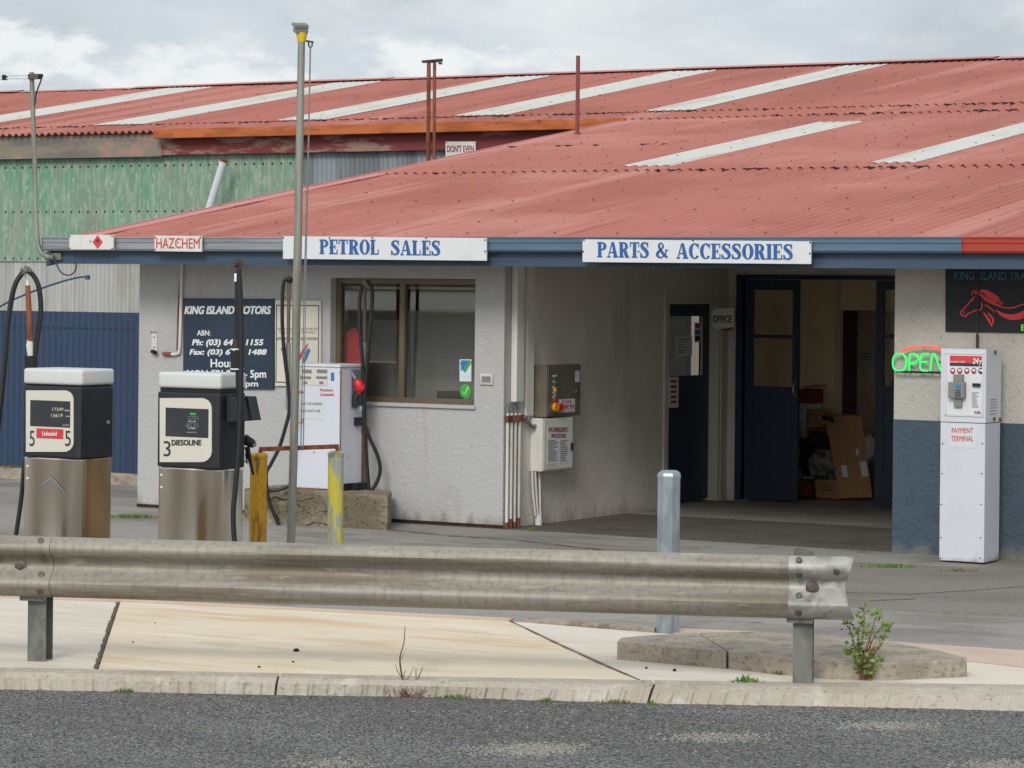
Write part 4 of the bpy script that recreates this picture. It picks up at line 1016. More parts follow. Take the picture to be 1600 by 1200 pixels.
# black horse banner
vb = -.02
s = plate('horse_banner', 'black banner with red horse drawing and teal lettering above the payment terminal', 1477, 418, 1700, 518, vb, 'banner', 'banner', dy=4, th=.012)
v_ = vb - .003
lettering(s, 'ink_teal', [('KING ISLAND TRAIL', 1491, 424, 1613, 437, dict(dy=1.4))], v_)
lettering(s, 'ink_lime', [('E', 1595.5, 507, 1604, 517, dict(bold=.02))], v_)
mb = MB(); HZ = lambda L: [(1440 + x / 4, 400 + y / 4) for x, y in L]
for pts, wd in (([(332, 252), (302, 288), (266, 328), (246, 350), (250, 368), (276, 376), (292, 360), (345, 338), (368, 336), (378, 312), (372, 288)], .012), ([(312, 246), (328, 214), (340, 240), (350, 212), (358, 236)], .012), ([(310, 282), (322, 276)], .014),
                ([(465, 335), (500, 364), (560, 382), (610, 372), (660, 340)], [.01, .03, .05, .05, .03]), ([(510, 322), (570, 324), (620, 306), (680, 290)], .012), ([(385, 350), (418, 396), (438, 440)], [.01, .025, .008]), ([(415, 355), (446, 396), (440, 436)], [.01, .02, .008]),
                ([(395, 305), (425, 322), (455, 350)], .012), ([(360, 232), (400, 268), (445, 292), (508, 322)], [.01, .03, .03, .01]), ([(365, 222), (420, 240), (470, 276), (505, 306)], [.01, .03, .025, .008]), ([(370, 216), (430, 232), (460, 252), (500, 290)], [.01, .025, .02, .006]),
                ([(370, 212), (410, 220), (450, 242), (486, 262)], [.01, .02, .016, .006]), ([(378, 228), (430, 262), (480, 288), (512, 292)], [.01, .02, .016, .006]), ([(256, 345), (268, 352), (262, 362)], .008), ([(580, 396), (620, 390), (660, 376)], .01)):
    ribbon(mb, [(p.x, p.y) for p in smooth_path([Vector((x, y, 0)) for x, y in HZ(pts)], 4)], .0 if False else ([wd] * ((len(pts) - 1) * 4 + 1) if not isinstance(wd, list) else [wd[min(i // 4, len(wd) - 1)] * (1 - (i % 4) / 4) + wd[min(i // 4 + 1, len(wd) - 1)] * (i % 4) / 4 for i in range((len(pts) - 1) * 4 + 1)]), v_ - .0004 * (len(mb.f) % 9))
mb.build('horse_drawing', 'horse_red', s)
# neon OPEN sign
vn = -.07
s = thing('neon_sign', 'green neon OPEN sign under a red neon arc beside the payment terminal', 'neon sign', PV(1434, 585, vn))
NQ = lambda L: [PV(1200 + x / 4, 300 + y / 4, vn) for x, y in L]
mb = MB()
O = [(822 + 42 * math.copysign(abs(math.cos(a)) ** .8, math.cos(a)), 1066 + 54 * math.copysign(abs(math.sin(a)) ** .8, math.sin(a))) for a in [2 * math.pi * k / 28 for k in range(29)]]
mb.tube(NQ(O), .0098)
for L in ([(882, 1118), (886, 1016)], [(886, 1016), (916, 1013), (938, 1034), (932, 1058), (908, 1070), (886, 1072)], [(1004, 1014), (964, 1018), (952, 1066), (958, 1112), (1000, 1120)], [(954, 1064), (994, 1062)], [(1018, 1118), (1026, 1030), (1040, 1014), (1056, 1050), (1074, 1104), (1088, 1112), (1094, 1060), (1098, 1014)]):
    mb.tube([p for p in smooth_path(NQ(L), 5)], .0098)
mb.build('letters', 'neon_green', s, smooth=True)
mb = MB(); mb.tube(smooth_path(NQ([(832, 999), (880, 978), (950, 967), (1020, 968), (1092, 988), (1150, 1010)]), 5), .011); mb.build('arc', 'neon_red', s, smooth=True)
mb = MB()
for x, y in ((822, 1014), (884, 1090), (956, 1066), (1056, 1060), (960, 968), (1060, 976)):
    p = PV(1200 + x / 4, 300 + y / 4, vn); mb.tube([p, Vector((p.x, 0, p.z))], .006, 6)
mb.tube(NQ([(800, 1122), (1120, 1130)]), .01); mb.build('bracket', 'black', s)

# ------------------------------------------------------------------ petrol pumps
def hosetube(pts, D, r, k=6, dD=None):
    return smooth_path([PD(x, y, D + (dD[i] if dD else 0)) for i, (x, y) in enumerate(pts)], k)
def pump(name, label, D, x0, x1, ytop, ycap, yhead, ysplit, dep, head_ex, cap_in):
    """a kerbside pump: steel cabinet, dark head, white cap; sizes read off the photograph on its own front plane"""
    vp = PD((x0 + x1) / 2, 700, D).y
    a, b = PV(x0, 700, vp).x, PV(x1, 700, vp).x
    zz = lambda y: PV((x0 + x1) / 2, y, vp).z
    gz = g(D) - .01
    T = thing(name, label, 'petrol pump', ((a + b) / 2, vp + dep / 2, gz))
    mb = MB(); mb.box(a, b - .0, vp, vp + dep, gz + .06, zz(ysplit) - .003)
    mb.build('cabinet', 'steel_panel', T, bevel=.012)
    mb = MB(); mb.box(a - .02, b + .02, vp - .02, vp + dep + .02, gz - .02, gz + .06); mb.build('base', 'black', T)
    mb = MB(); mb.box(a - head_ex, b + head_ex * .4, vp - .02, vp + dep + .015, zz(ysplit), zz(yhead)); mb.build('head', 'pump_black', T, bevel=.015)
    mb = MB(); mb.box(a + .01, b - .005, vp, vp + dep, zz(yhead) + .001, zz(ycap)); mb.build('neck', 'ink_black', T)
    mb = MB(); mb.box(a - cap_in, b + .01, vp - .03, vp + dep + .02, zz(ycap) + .001, zz(ytop)); mb.build('cap', 'pump_cap', T, bevel=.028, seg=4, smooth=True)
    return T, vp, a, b, zz, gz
def face_panel(T, x0, y0, x1, y1, v, r=14):
    """cream panel whose right-hand corners are rounded"""
    pts = [(x0, y1), (x1 - r, y1)] + [(x1 - r + r * math.cos(a), y1 - r + r * math.sin(a)) for a in [math.radians(75), math.radians(50), math.radians(25), 0]]
    pts += [(x1, y0 + r)] + [(x1 - r + r * math.cos(a), y0 + r - r * math.sin(a)) for a in [math.radians(25), math.radians(50), math.radians(75), math.radians(90)]] + [(x0, y0)]
    q = [PV(x, y, v) for x, y in pts]; mb = MB(); mb.hexa(q, [p + Vector((0, .008, 0)) for p in q]); return mb.build('face_panel', 'panel_cream', T)
def digits(parent, items, v, mat='ink_grey'):
    return lettering(parent, mat, items, v, 'figures')
# unleaded pump
T, vp, a, b, zz, gz = pump('petrol_pump', 'petrol pump with a red Unleaded label and a creased steel base', 22.6, 38, 129, 576, 601, 603, 715, .36, .0, -.005)
fp = face_panel(T, 40.5, 610, 114.5, 706, vp - .03)
mb = MB(); pbox(mb, 47, 626, 109.5, 667, vp - .033, .003); dp = mb.build('display', 'display', T, bevel=.001, seg=1)
digits(dp, [('17249', 82, 637, 99, 642), ('13619', 80, 646.5, 98, 652)], vp - .036, 'panel_cream')
digits(dp, [('dollars', 101, 639.5, 109, 642.5), ('litres', 103, 649, 109, 651.5), ('per litre', 98, 663, 108, 666)], vp - .036, 'ink_white')
mb = MB(); pbox(mb, 57, 670, 98.5, 685, vp - .034, .004); rl = mb.build('red_label', 'red_label', T)
lettering(rl, 'ink_white', [('Unleaded', 66, 674, 89, 681, dict(bold=.02))], vp - .037)
lettering(T, 'display', [('5', 46, 673, 54, 697), ('5', 101.5, 673, 110.5, 697)], vp - .034, 'numbers')
mb = MB(); mb.box(b - .02 + .012, b + .004, vp + .03, vp + .33, gz + .08, zz(716)); mb.build('side_panel', 'steel_brown', T, bevel=.003, seg=1)
mb = MB()
for y in (728, 747): mb = MB(); p = PV(43.5, y, vp); mb.tube([p, p + NV * .006], .009, 8); mb.build('rivet', 'ink_white', T)
mb = MB(); mb.box(b - .004, b + .006, vp - .022, vp - .012, zz(712), zz(605)); mb.build('corner_strip', 'ink_black', T)
mb = MB(); p = Vector((b + .006, vp + .30, zz(660))); mb.tube([p, p + Vector((.012, 0, 0))], .016, 10); mb.build('lock', 'zinc_post', T)
# dent: flat bright strips along the crease in the steel front
mb = MB()
ribbon(mb, [(62, 762), (72, 752), (79.5, 747)], [.004, .012, .016], vp - .003); ribbon(mb, [(79.5, 746), (90, 756), (104, 772)], [.016, .012, .004], vp - .0034); mb.build('crease', 'zinc_post', T)
mb = MB(); c_ = PD(49, 561, 23.0); mb.tube([PD(48.5, 576, 22.95), PD(48, 556, 22.95)], .05, 12); mb.build('hose_boot', 'black', T)
mb = MB(); mb.tube([PD(48, 556, 22.95), PD(46.5, 540, 22.95), PD(47, 531, 22.95)], [.026, .03, .024], 10); mb.tube([PD(43.5, 447, 22.95), PD(43, 437, 22.95)], [.018, .014], 10); mb.build('mast_fitting', 'white_old', T, smooth=True)
mb = MB(); mb.tube([PD(47.5, 533, 22.95), PD(43.5, 446, 22.95)], [.026, .021], 10); mb.build('hose_mast', 'pipe_rust', T, smooth=True)
mb = MB(); mb.tube(hosetube([(24, 838), (26, 780), (10, 700)][:0] + [(25, 836), (34, 772), (38, 720)], 22.8, .018), .018)
mb.tube(hosetube([(-30, 900), (-2, 660), (8, 560), (13, 500), (22, 450), (34, 428), (41, 424), (50, 428), (60, 446), (64, 480), (61, 510), (56, 545), (50, 575)], 22.95, .02), .021); mb.build('hose', 'rubber', T, smooth=True)
mb = MB(); mb.tube([PD(35, 424, 22.93), PD(41, 421, 22.95), PD(47, 424, 22.97)], .03, 10)
for k in range(7): a_ = k * .9; mb.tube([PD(41 + 3 * math.cos(a_), 424 + 4 * math.sin(a_), 22.93), PD(41 + 7 * math.cos(a_), 424 + 9 * math.sin(a_), 22.9)], .005, 5)
mb.build('hose_clamp', 'lamp_body', T)
# diesel pump
T, vp, a, b, zz, gz = pump('petrol_pump', 'petrol pump lettered DIESOLINE with a nozzle on its side, before the navy sign', 22.3, 248, 345, 582, 607, 613, 731, .30, .0, -.005)
fp = face_panel(T, 249.5, 622, 330.5, 722, vp - .03, 16)
mb = MB(); pbox(mb, 258.5, 638, 325.5, 683, vp - .033, .003); dp = mb.build('display', 'display', T, bevel=.001, seg=1)
digits(dp, [('5701', 294, 650, 310, 657), ('8535', 291, 661.5, 310, 668)], vp - .036, 'ink_grey')
digits(dp, [('DOLLARS', 294, 657.5, 306, 659.5), ('LITRES', 294.5, 668, 305.5, 670.5), ('cents per litre', 292, 674.5, 307, 676.5)], vp - .036, 'ink_white')
mb = MB(); prect(mb, 297, 645, 306, 648.5, vp - .0355); mb.build('price_lamp', 'tick_green', dp)
lettering(T, 'ink_black', [('DIESOLINE', 268, 687, 314.5, 696, dict(bold=.03))], vp - .034)
lettering(T, 'display', [('3', 255.5, 689, 266.5, 713)], vp - .034, 'numbers')
mb = MB()
for y in (742, 761): mb = MB(); p = PV(252.5, y, vp); mb.tube([p, p + NV * .006], .009, 8); mb.build('rivet', 'ink_white', T)
mb = MB(); mb.box(b - .006, b + .012, vp + .02, vp + .28, gz + .08, zz(733)); mb.build('side_panel', 'steel_panel', T, bevel=.003, seg=1)
mb = MB()                                           # nozzle holster hanging off the side
for dx0, dx1, v0_, v1_ in ((.02, .14, .04, .16), (.02, .16, .17, .28)):
    mb.hexa([Vector((b + dx0, vp + v0_, zz(658))), Vector((b + dx1 + .02, vp + v0_, zz(655))), Vector((b + dx1 + .02, vp + v1_, zz(655))), Vector((b + dx0, vp + v1_, zz(658)))],
            [Vector((b + dx0, vp + v0_, zz(618))), Vector((b + dx1 - .03, vp + v0_, zz(618))), Vector((b + dx1 - .03, vp + v1_, zz(618))), Vector((b + dx0, vp + v1_, zz(618)))])
mb.build('holster', 'pump_black', T, bevel=.006)
nzD = 22.55
mb = MB(); mb.tube([PD(376, 690, nzD), PD(384, 687, nzD), PD(394, 693, nzD), PD(398, 697, nzD)], [.03, .045, .036, .022], 10); mb.tube([PD(386, 698, nzD), PD(393, 730, nzD), PD(396, 742, nzD)], [.022, .013, .01], 8)
mb.tube([PD(378, 698, nzD), PD(379, 718, nzD), PD(386, 724, nzD), PD(384, 708, nzD)], .008, 6); mb.tube([PD(376, 700, nzD), PD(374, 728, nzD)], .02, 8); nz = mb.build('nozzle', 'black', T, smooth=True)
mb = MB(); mb.tube([PD(397.5, 695, nzD - .03), PD(397.8, 696, nzD - .05)], .014, 8); mb.build('swivel', 'zinc_post', nz)
mD = 22.15
mb = MB(); mb.tube([PD(373, 730, mD), PD(373.5, 600, mD), PD(372, 520, mD), PD(371, 424, mD)], [.024, .026, .027, .022], 10); mb.build('hose_mast', 'black', T, smooth=True)
mb = MB(); mb.tube([PD(370.5, 576, mD), PD(370.5, 548, mD)], .052, 14); mb.tube([PD(370, 546, mD), PD(370, 528, mD)], [.045, .02], 12); mb.build('hose_boot', 'black', T)
mb = MB(); mb.tube([PD(370.5, 577.5, mD), PD(370.5, 575.5, mD)], .054, 14); mb.tube([PD(370.5, 546.5, mD), PD(370.5, 544.5, mD)], .05, 14); mb.build('boot_band', 'ink_white', T)
mb = MB(); prect(mb, 366, 427, 369.5, 440, PD(368, 433, mD - .06).y); prect(mb, 372.5, 427, 375, 440, PD(374, 433, mD - .06).y); mb.build('mast_label', 'ink_white', T)
mb = MB(); mb.tube([PD(366, 416, mD), PD(372, 410, mD), PD(378, 415, mD)], .03, 10)
for k in range(7): a_ = k * .9; mb.tube([PD(372 + 3 * math.cos(a_), 414 + 3 * math.sin(a_), mD - .02), PD(372 + 8 * math.cos(a_), 414 + 7 * math.sin(a_), mD - .03)], .005, 5)
mb.build('hose_clamp', 'dark_iron', T)
mb = MB(); mb.tube(hosetube([(373, 420), (376, 470), (377, 560), (375.5, 640), (373, 700), (368, 760), (364.5, 800), (366, 840), (372, 890)], mD - .05, .02), .02); mb.build('hose', 'rubber', T, smooth=True)
# white out-of-order pump on its concrete plinth
plv = PZ(606, 827, 0).y
plu1 = PZ(606, 827, 0).x
plz = PV(560, 772, plv).z
mb = MB(); pu0 = PV(380, 800, plv).x
n_ = 14; vs = []
ub_ = PV(612, 800, -.12).x
mb.hexa([(pu0, plv, -.06), (plu1, plv, -.06), (ub_, -.12, -.06), (pu0, -.12, -.06)], [(pu0, plv, plz), (plu1, plv, plz), (ub_, -.12, plz), (pu0, -.12, plz)])
pl = mb.build('concrete_plinth', 'plinth', None, org=((pu0 + plu1) / 2, plv / 2, 0), bevel=.03, seg=3)
tag(pl, 'cracked mossy concrete plinth under the white pump', 'plinth')
mb = MB()
for L in ([(420, 782), (430, 776), (441, 781), (455, 779), (470, 783), (490, 778)], [(448, 800), (452, 790), (462, 786), (470, 792)], [(400, 812), (415, 822), (440, 818), (465, 824), (495, 816), (520, 822)], [(480, 800), (490, 806), (500, 798), (515, 800)], [(432, 804), (436, 812), (434, 820)]):
    ribbon(mb, L, [rnd.uniform(.004, .014) for _ in L], plv - .003)
mb.build('crack', 'rust_dark', pl)
wv = plv + .22
wx0, wx1 = PV(453, 680, wv).x, PV(530, 680, wv).x
wd = .42
wz = lambda y, x=490: PV(x, y, wv).z
T = thing('petrol_pump', 'white out of order petrol pump with rust stains on a concrete plinth', 'petrol pump', ((wx0 + wx1) / 2, wv + wd / 2, plz))
mb = MB(); mb.box(wx0, wx1, wv, wv + wd, plz + .012, wz(573)); mb.build('cabinet', 'pump_white', T, bevel=.012)
mb = MB(); mb.box(wx0 - .012, wx1 + .012, wv - .012, wv + wd + .012, wz(573) + .001, wz(568.5)); mb.build('top', 'white', T, bevel=.006)
mb = MB(); mb.box(wx0 - .004, wx1 + .004, wv - .006, wv + wd, plz - .01, plz + .011); mb.box(wx1 - .002, wx1 + .006, wv + .01, wv + .02, plz + .02, wz(575)); mb.box(wx1 - .002, wx1 + .008, wv + wd - .02, wv + wd - .0, plz + .02, wz(640)); mb.build('rust_edge', 'pipe_rust', T)
mb = MB(); pbox(mb, 462, 575.5, 511.5, 602, wv - .005, .005); dp = mb.build('display', 'panel_cream', T, bevel=.002, seg=1, label='grey display window')
mb = MB()
for x0, x1, y0, y1 in ((471.5, 487, 577.5, 583), (495, 511, 577.5, 583), (469, 486, 588, 592), (494, 511, 588, 592), (474, 480, 596, 600), (499, 505, 596, 600)): prect(mb, x0, y0, x1, y1, wv - .006)
mb.build('figures', 'ink_grey', dp)
lettering(T, 'tick_blue', [('2', 455, 582, 461, 595, dict(bold=.02)), ('1', 517, 582, 522, 595, dict(bold=.03))], wv - .004, 'numbers')
lettering(T, 'ink_red', [('Unleaded', 455, 609.5, 476, 614.5, dict(bold=.02)), ('Premium', 500, 607, 520, 611.5, dict(bold=.02)), ('Unleaded', 500, 614, 521.5, 618.5, dict(bold=.02))], wv - .004)
mb = MB(); prect(mb, 468, 625, 506, 654.5, wv - .0015, .0015); nt_ = mb.build('paper_notice', 'paper', T)
lettering(nt_, 'ink_grey', [('OUT OF ORDER', 470, 629, 503.5, 633, dict(bold=.02)), ('DO NOT USE', 472, 640, 500.5, 644, dict(bold=.02))], wv - .0045)
mb = MB(); mb.box(wx1 + .001, wx1 + .012, wv + .20, wv + .40, wz(637), wz(577)); mb.build('nozzle_recess', 'ink_grey', T)
mb = MB(); mb.box(wx1 + .001, wx1 + .05, wv + .26, wv + .38, wz(665), wz(652)); mb.build('latch', 'black', T)
mb = MB(); mb.box(wx1 + .001, wx1 + .03, wv + .05, wv + .4, plz - .0, plz + .07); mb.box(wx1 + .03, wx1 + .1, wv + .18, wv + .4, plz + .001, plz + .07); mb.build('pipe_box', 'black', T)
ndD = dist(Vector((wx1, wv + .3, 1)))
q = ndD - .12
mb = MB(); mb.tube([PD(556, 594, q), PD(560, 599, q), PD(563, 606, q), PD(569, 608, q)], [.03, .05, .055, .04], 12); mb.tube([PD(560, 610, q), PD(563, 614, q)], [.03, .025], 10); nz = mb.build('nozzle_cover', 'red_plastic', T, smooth=True)
mb = MB(); mb.tube([PD(555, 592, q), PD(550, 582, q)], [.016, .012], 8); mb.build('spout', 'zinc_post', nz, smooth=True); mb = MB(); mb.tube([PD(564, 633, q), PD(564, 642, q)], .022, 8); mb.build('swivel', 'zinc_post', nz, smooth=True)
mb = MB(); mb.tube([PD(563, 610, q), PD(564, 634, q)], .026, 8); mb.tube(smooth_path([PD(556, 612, q), PD(552, 618, q), PD(551, 632, q), PD(556, 634, q), PD(558, 620, q)]), .01, 6); mb.build('trigger', 'black', nz, smooth=True)
for mx0, mtop, side in ((569.5, 440, 1), (450.5, 436, 0)):
    q2 = ndD + .05 if side else ndD - .3
    mb = MB(); mb.tube([PD(mx0 - .5, 600 if side else 640, q2), PD(mx0, 535, q2)], .026, 10); mb.build('mast_sleeve', 'steel_grey', T, smooth=True)
    mb = MB(); mb.tube([PD(mx0, 540, q2), PD(mx0 + .8, mtop, q2)], .018, 10); mb.build('hose_mast', 'frame_brown', T, smooth=True)
    mb = MB(); mb.tube([PD(mx0 - 2, mtop - 1, q2), PD(mx0 + 3, mtop + 2, q2), PD(mx0 + 5, mtop + 6, q2)], [.03, .034, .026], 10); mb.build('mast_head', 'lamp_body' if side else 'black', T, smooth=True)
q2 = ndD + .02
mb = MB(); mb.tube(hosetube([(566, 446), (562, 470), (562, 510), (566, 560), (569, 610), (570, 660), (573, 720), (577, 770)], q2 - .1, .02), .019)
mb.tube(hosetube([(573, 438), (581, 450), (581, 480), (576, 540), (571, 600), (568, 650), (576, 680), (590, 712), (594, 735), (588, 755), (575, 772)], q2 - .14, .02), .019); mb.build('hose', 'rubber', T, smooth=True)
q3 = ndD - .35
mb = MB(); mb.tube(hosetube([(453, 437), (446, 436), (442, 450), (441, 500), (444, 550), (450, 600), (452, 640), (446, 668), (436, 700), (424, 724), (416, 742), (420, 780), (432, 812), (446, 845), (455, 870)], q3, .02), .019)
mb.tube(hosetube([(455, 757), (440, 764), (420, 767), (402, 768)], q3 + .05, .02), .018); mb.build('hose', 'rubber', T, smooth=True)

# ------------------------------------------------------------------ bollards, rusty bar, floodlight pole
def bollard(px, ytop, D, r, mat, label):
    p = PDG(px, D); zt = PD(px, ytop, D).z
    o = thing('bollard', label, 'bollard', p, 'yellow bollards in front of the white pump')
    mb = MB(); lean = RT * 0
    mb.lathe(p.x, p.y, [(r, p.z - .05), (r, p.z + .5), (r, zt - .04)], 20); mb.build('post', mat, o, smooth=True)
    mb = MB(); mb.lathe(p.x, p.y, [(r * 1.06, zt - .042), (r * 1.06, zt - .02), (r * .8, zt - .005), (.01, zt)], 20); mb.build('cap', mat, o, smooth=True)
bollard(406.5, 707, 23.4, .07, 'yellow', 'orange yellow bollard with dark scuffs beside the DIESOLINE pump')
bollard(527, 704, 23.9, .065, 'yellow_flake', 'lemon yellow bollard with flaking grey paint in front of the plinth')
pD = 23.5
mb = MB(); mb.beam(PD(406, 702, 23.4), PD(528, 697.5, 23.8), .03, .035); mb.beam(PD(407, 703, 23.4) , PD(407, 708, 23.4), .03, .03, FW); mb.beam(PD(527, 698, 23.8), PD(527, 704.5, 23.8), .03, .03, FW)
tag(mb.build('rusty_bar', 'pipe_rust', None, org=PD(467, 700, pD)), 'thin rusty bar laid across the tops of two yellow bollards', 'bar')
fb = PDG(457.3, pD)
FL = thing('floodlight_pole', 'tall grey steel pole with a floodlight on a yellow collar and a hanging line', 'light pole', fb)
mb = MB(); mb.tube([fb - Z1 * .05, PD(459, 700, pD), PD(465, 400, pD), PD(471.2, 62, pD)], [.034, .034, .034, .029], 14); mb.build('pole', 'steel_grey', FL, smooth=True)
mb = MB(); mb.tube([PD(471, 66, pD), PD(471.3, 58, pD), PD(471.6, 51, pD)], [.032, .042, .046], 12); mb.build('collar', 'yellow_tape', FL, smooth=True)
c_ = PD(470, 44, pD); mb = MB()
def obox(mb, c, sx, sy, sz, yaw=0, tilt=0):
    Rm = Matrix.Rotation(yaw, 4, 'Z') @ Matrix.Rotation(tilt, 4, 'X')
    vs = [c + (Rm @ Vector((x * sx / 2, y * sy / 2, z * sz / 2))) for z in (-1, 1) for y in (-1, 1) for x in (-1, 1)]
    mb.add(vs, [(0, 2, 3, 1), (4, 5, 7, 6), (0, 1, 5, 4), (2, 6, 7, 3), (0, 4, 6, 2), (1, 3, 7, 5)])
obox(mb, c_, .105, .10, .075, ALPHA + .3, .25); lb = mb.build('lamp_housing', 'lamp_body', FL, bevel=.006)
mb = MB(); obox(mb, PD(469, 39.5, pD) , .115, .13, .02, ALPHA + .3, .25); mb.build('visor', 'lamp_body', lb)
mb = MB(); mb.tube([PD(474, 63, pD), PD(490, 66, pD)], .008, 6); mb.tube([PD(482, 65, pD), PD(482.5, 72, pD), PD(485, 74.5, pD), PD(487.5, 72, pD), PD(488, 65, pD)], .007, 6); mb.build('hook', 'dark_iron', FL)
mb = MB(); mb.tube([PD(484.6, 74, pD), PD(481, 250, pD), PD(476, 420, pD), PD(470, 704, pD)], .0045, 5); mb.tube([PD(485.4, 74, pD), PD(482, 250, pD), PD(478, 420, pD), PD(474, 704, pD)], .0045, 5); mb.build('line', 'ink_grey', FL)

# galvanised bollard behind the guard rail
p = PG(1043, 988); D_ = dist(p); zt = PD(1045, 735, D_).z; r = .0685
o = thing('bollard', 'galvanised steel bollard behind the guard rail', 'bollard', p)
mb = MB(); mb.lathe(p.x, p.y, [(r, p.z - .05), (r, p.z + .5), (r, zt - .045)], 8); mb.build('post', 'zinc_post', o)
mb = MB(); mb.lathe(p.x, p.y, [(r * 1.05, zt - .046), (r * 1.05, zt - .03), (r * .98, zt - .014), (r * .7, zt)], 8); mb.build('cap', 'zinc_post', o)

# ------------------------------------------------------------------ guard rail
pl_, pr_ = PG(57, 1031), PG(1259, 1066)
DL, DR = dist(pl_), dist(pr_)
topL, topR = PD(57, 838, DL - .12), PD(1259, 868.5, DR - .12)
rd = (Vector((topR.x, topR.y, 0)) - Vector((topL.x, topL.y, 0))).normalized()
rnn = Vector((rd.y, -rd.x, 0))                     # towards the road
if rnn.dot(FW) > 0: rnn = -rnn
GR = thing('guard_rail', 'weathered steel guard rail on short posts between the road and the forecourt', 'guard rail', pl_)
WP = [(0, .0), (.03, -.003), (.058, -.016), (.076, -.034), (.083, -.052), (.078, -.068), (.055, -.09), (.02, -.112), (.006, -.13), (.004, -.15), (.016, -.17), (.042, -.193), (.07, -.212), (.083, -.23), (.082, -.247), (.064, -.276), (.034, -.3), (.008, -.31), (0, -.312)]
Ltot = (Vector((topR.x, topR.y, 0)) - Vector((topL.x, topL.y, 0))).length
def rail_at(s):                                    # s metres from the left post
    t = s / Ltot; p = topL.lerp(topR, t); return p
def rail_s(px, py=880):
    lo, hi = -8.0, 8.0
    for _ in range(40):
        m = (lo + hi) / 2; q = rail_at(m) - CP
        x = (q.dot(RT)) / q.dot(FW) * F + PX0
        if x < px: lo = m
        else: hi = m
    return lo
def beam_piece(s0, s1, mat, off=0.0, flare=None, n=24, wav=.0):
    mb = MB(); rows = []
    for i in range(n + 1):
        s = s0 + (s1 - s0) * i / n; o = rail_at(s); row = []
        for j, (nn, z) in enumerate(WP):
            k = wav * math.sin(s * 2.3 + j) 
            fl = flare(s, j, nn, z) if flare else (0, 0, 0)
            row.append(o + rnn * (nn + off + k + fl[0]) + Z1 * (z + fl[1]) + rd * fl[2])
        rows.append(row)
    m = len(WP)
    vs = [p for r_ in rows for p in r_] + [p - rnn * .004 - Z1 * .0005 for r_ in rows for p in r_]
    fs = []
    N2 = (n + 1) * m
    for i in range(n):
        for j in range(m - 1):
            q = (i * m + j, (i + 1) * m + j, (i + 1) * m + j + 1, i * m + j + 1)
            fs.append(q); fs.append(tuple(x + N2 for x in q[::-1]))
    for i in (0, n):
        for j in range(m - 1): fs.append((i * m + j, i * m + j + 1, i * m + j + 1 + N2, i * m + j + N2))
    for j in (0, m - 1):
        for i in range(n): fs.append((i * m + j, (i + 1) * m + j, (i + 1) * m + j + N2, i * m + j + N2))
    mb.add(vs, fs); return mb.build('beam', mat, GR, smooth=True)
sj = rail_s(89); se = rail_s(1340); sm = rail_s(1238)
beam_piece(-8.0, sj, 'rail', .007, wav=.001)
def end_flare(s, j, nn, z):
    t = max(0, (s - sm) / (se - sm)); w_ = .006 * math.sin(s * 17 + j * .6) * t
    cut = -.05 * t ** 3 * (1 - abs(z + .157) / .157)            # middle of the cut end is set back
    return (w_ - .03 * t * t, .010 * t * math.sin(j * .9) , cut)
beam_piece(sj - .35, sm, 'rail', 0, wav=.0015, n=40)
beam_piece(sm, se, 'rail_end', 0.0, end_flare, 18)
def bolt_at(s, j, r, parent, mb=None):
    nn, z = WP[j]; o = rail_at(s) + rnn * (nn + .008) + Z1 * z
    nrm = rnn if j in (9,) else (rnn + Z1 * (.7 if j < 5 else -.7 if j > 13 else (-.5 if j < 9 else .5))).normalized()
    return o, nrm
for s_, js in ((rail_s(74), (2, 6, 11, 15)), (rail_s(5), (2, 6, 11, 15)), (rail_s(1254), (2, 6, 11, 15)), (rail_s(1313), (5,))):
    for j in js:
        o, nrm = bolt_at(s_, j, .016, GR); mb = MB(); mb.tube([o - nrm * .004, o + nrm * .007, o + nrm * .010], [.017, .016, .008], 10); mb.build('bolt', 'bolt', GR, smooth=True)
for s_ in (rail_s(38), rail_s(1274)):
    o = rail_at(s_) + rnn * .01 + Z1 * -.157; mb = MB(); mb.tube([o, o + rnn * .008, o + rnn * .012], [.034, .032, .02], 14); mb.tube([o + rnn * .011, o + rnn * .024], .014, 6); mb.build('bolt', 'bolt', GR, smooth=True)
def rail_post(px, pb, top_extra, w_=.098):
    c = Vector((pb.x, pb.y, 0)) - rnn * .0
    s = rail_s(px); back = rail_at(s); zt = back.z + top_extra
    z0 = pb.z - .05; t = .008; o = Vector((back.x, back.y, 0)) - rnn * .05
    A = lambda x, y, z: o + rd * x + (-rnn) * y + Z1 * z
    mb = MB()                                      # C-section post: web to the side, two flanges
    for (x0, x1, y0, y1) in ((-w_ / 2, w_ / 2, 0, t), (-w_ / 2, -w_ / 2 + t, t, .11), (-w_ / 2, w_ / 2, .11, .11 + t)):
        mb.hexa([A(x0, y0, z0), A(x1, y0, z0), A(x1, y1, z0), A(x0, y1, z0)], [A(x0, y0, zt), A(x1, y0, zt), A(x1, y1, zt), A(x0, y1, zt)])
    mb.build('post', 'post_zinc', GR)
    mb = MB(); bz = back.z
    mb.hexa([A(-w_ / 2 - .03, -.045, bz - .335), A(w_ / 2 - .0, -.045, bz - .335), A(w_ / 2 - .0, -.002, bz - .335), A(-w_ / 2 - .03, -.002, bz - .335)], [A(-w_ / 2 - .03, -.045, bz - .0), A(w_ / 2 - .0, -.045, bz - .0), A(w_ / 2, -.002, bz), A(-w_ / 2 - .03, -.002, bz)])
    mb.build('block', 'post_zinc', GR)
rail_post(58, pl_, -.02); rail_post(1259, pr_, .022)

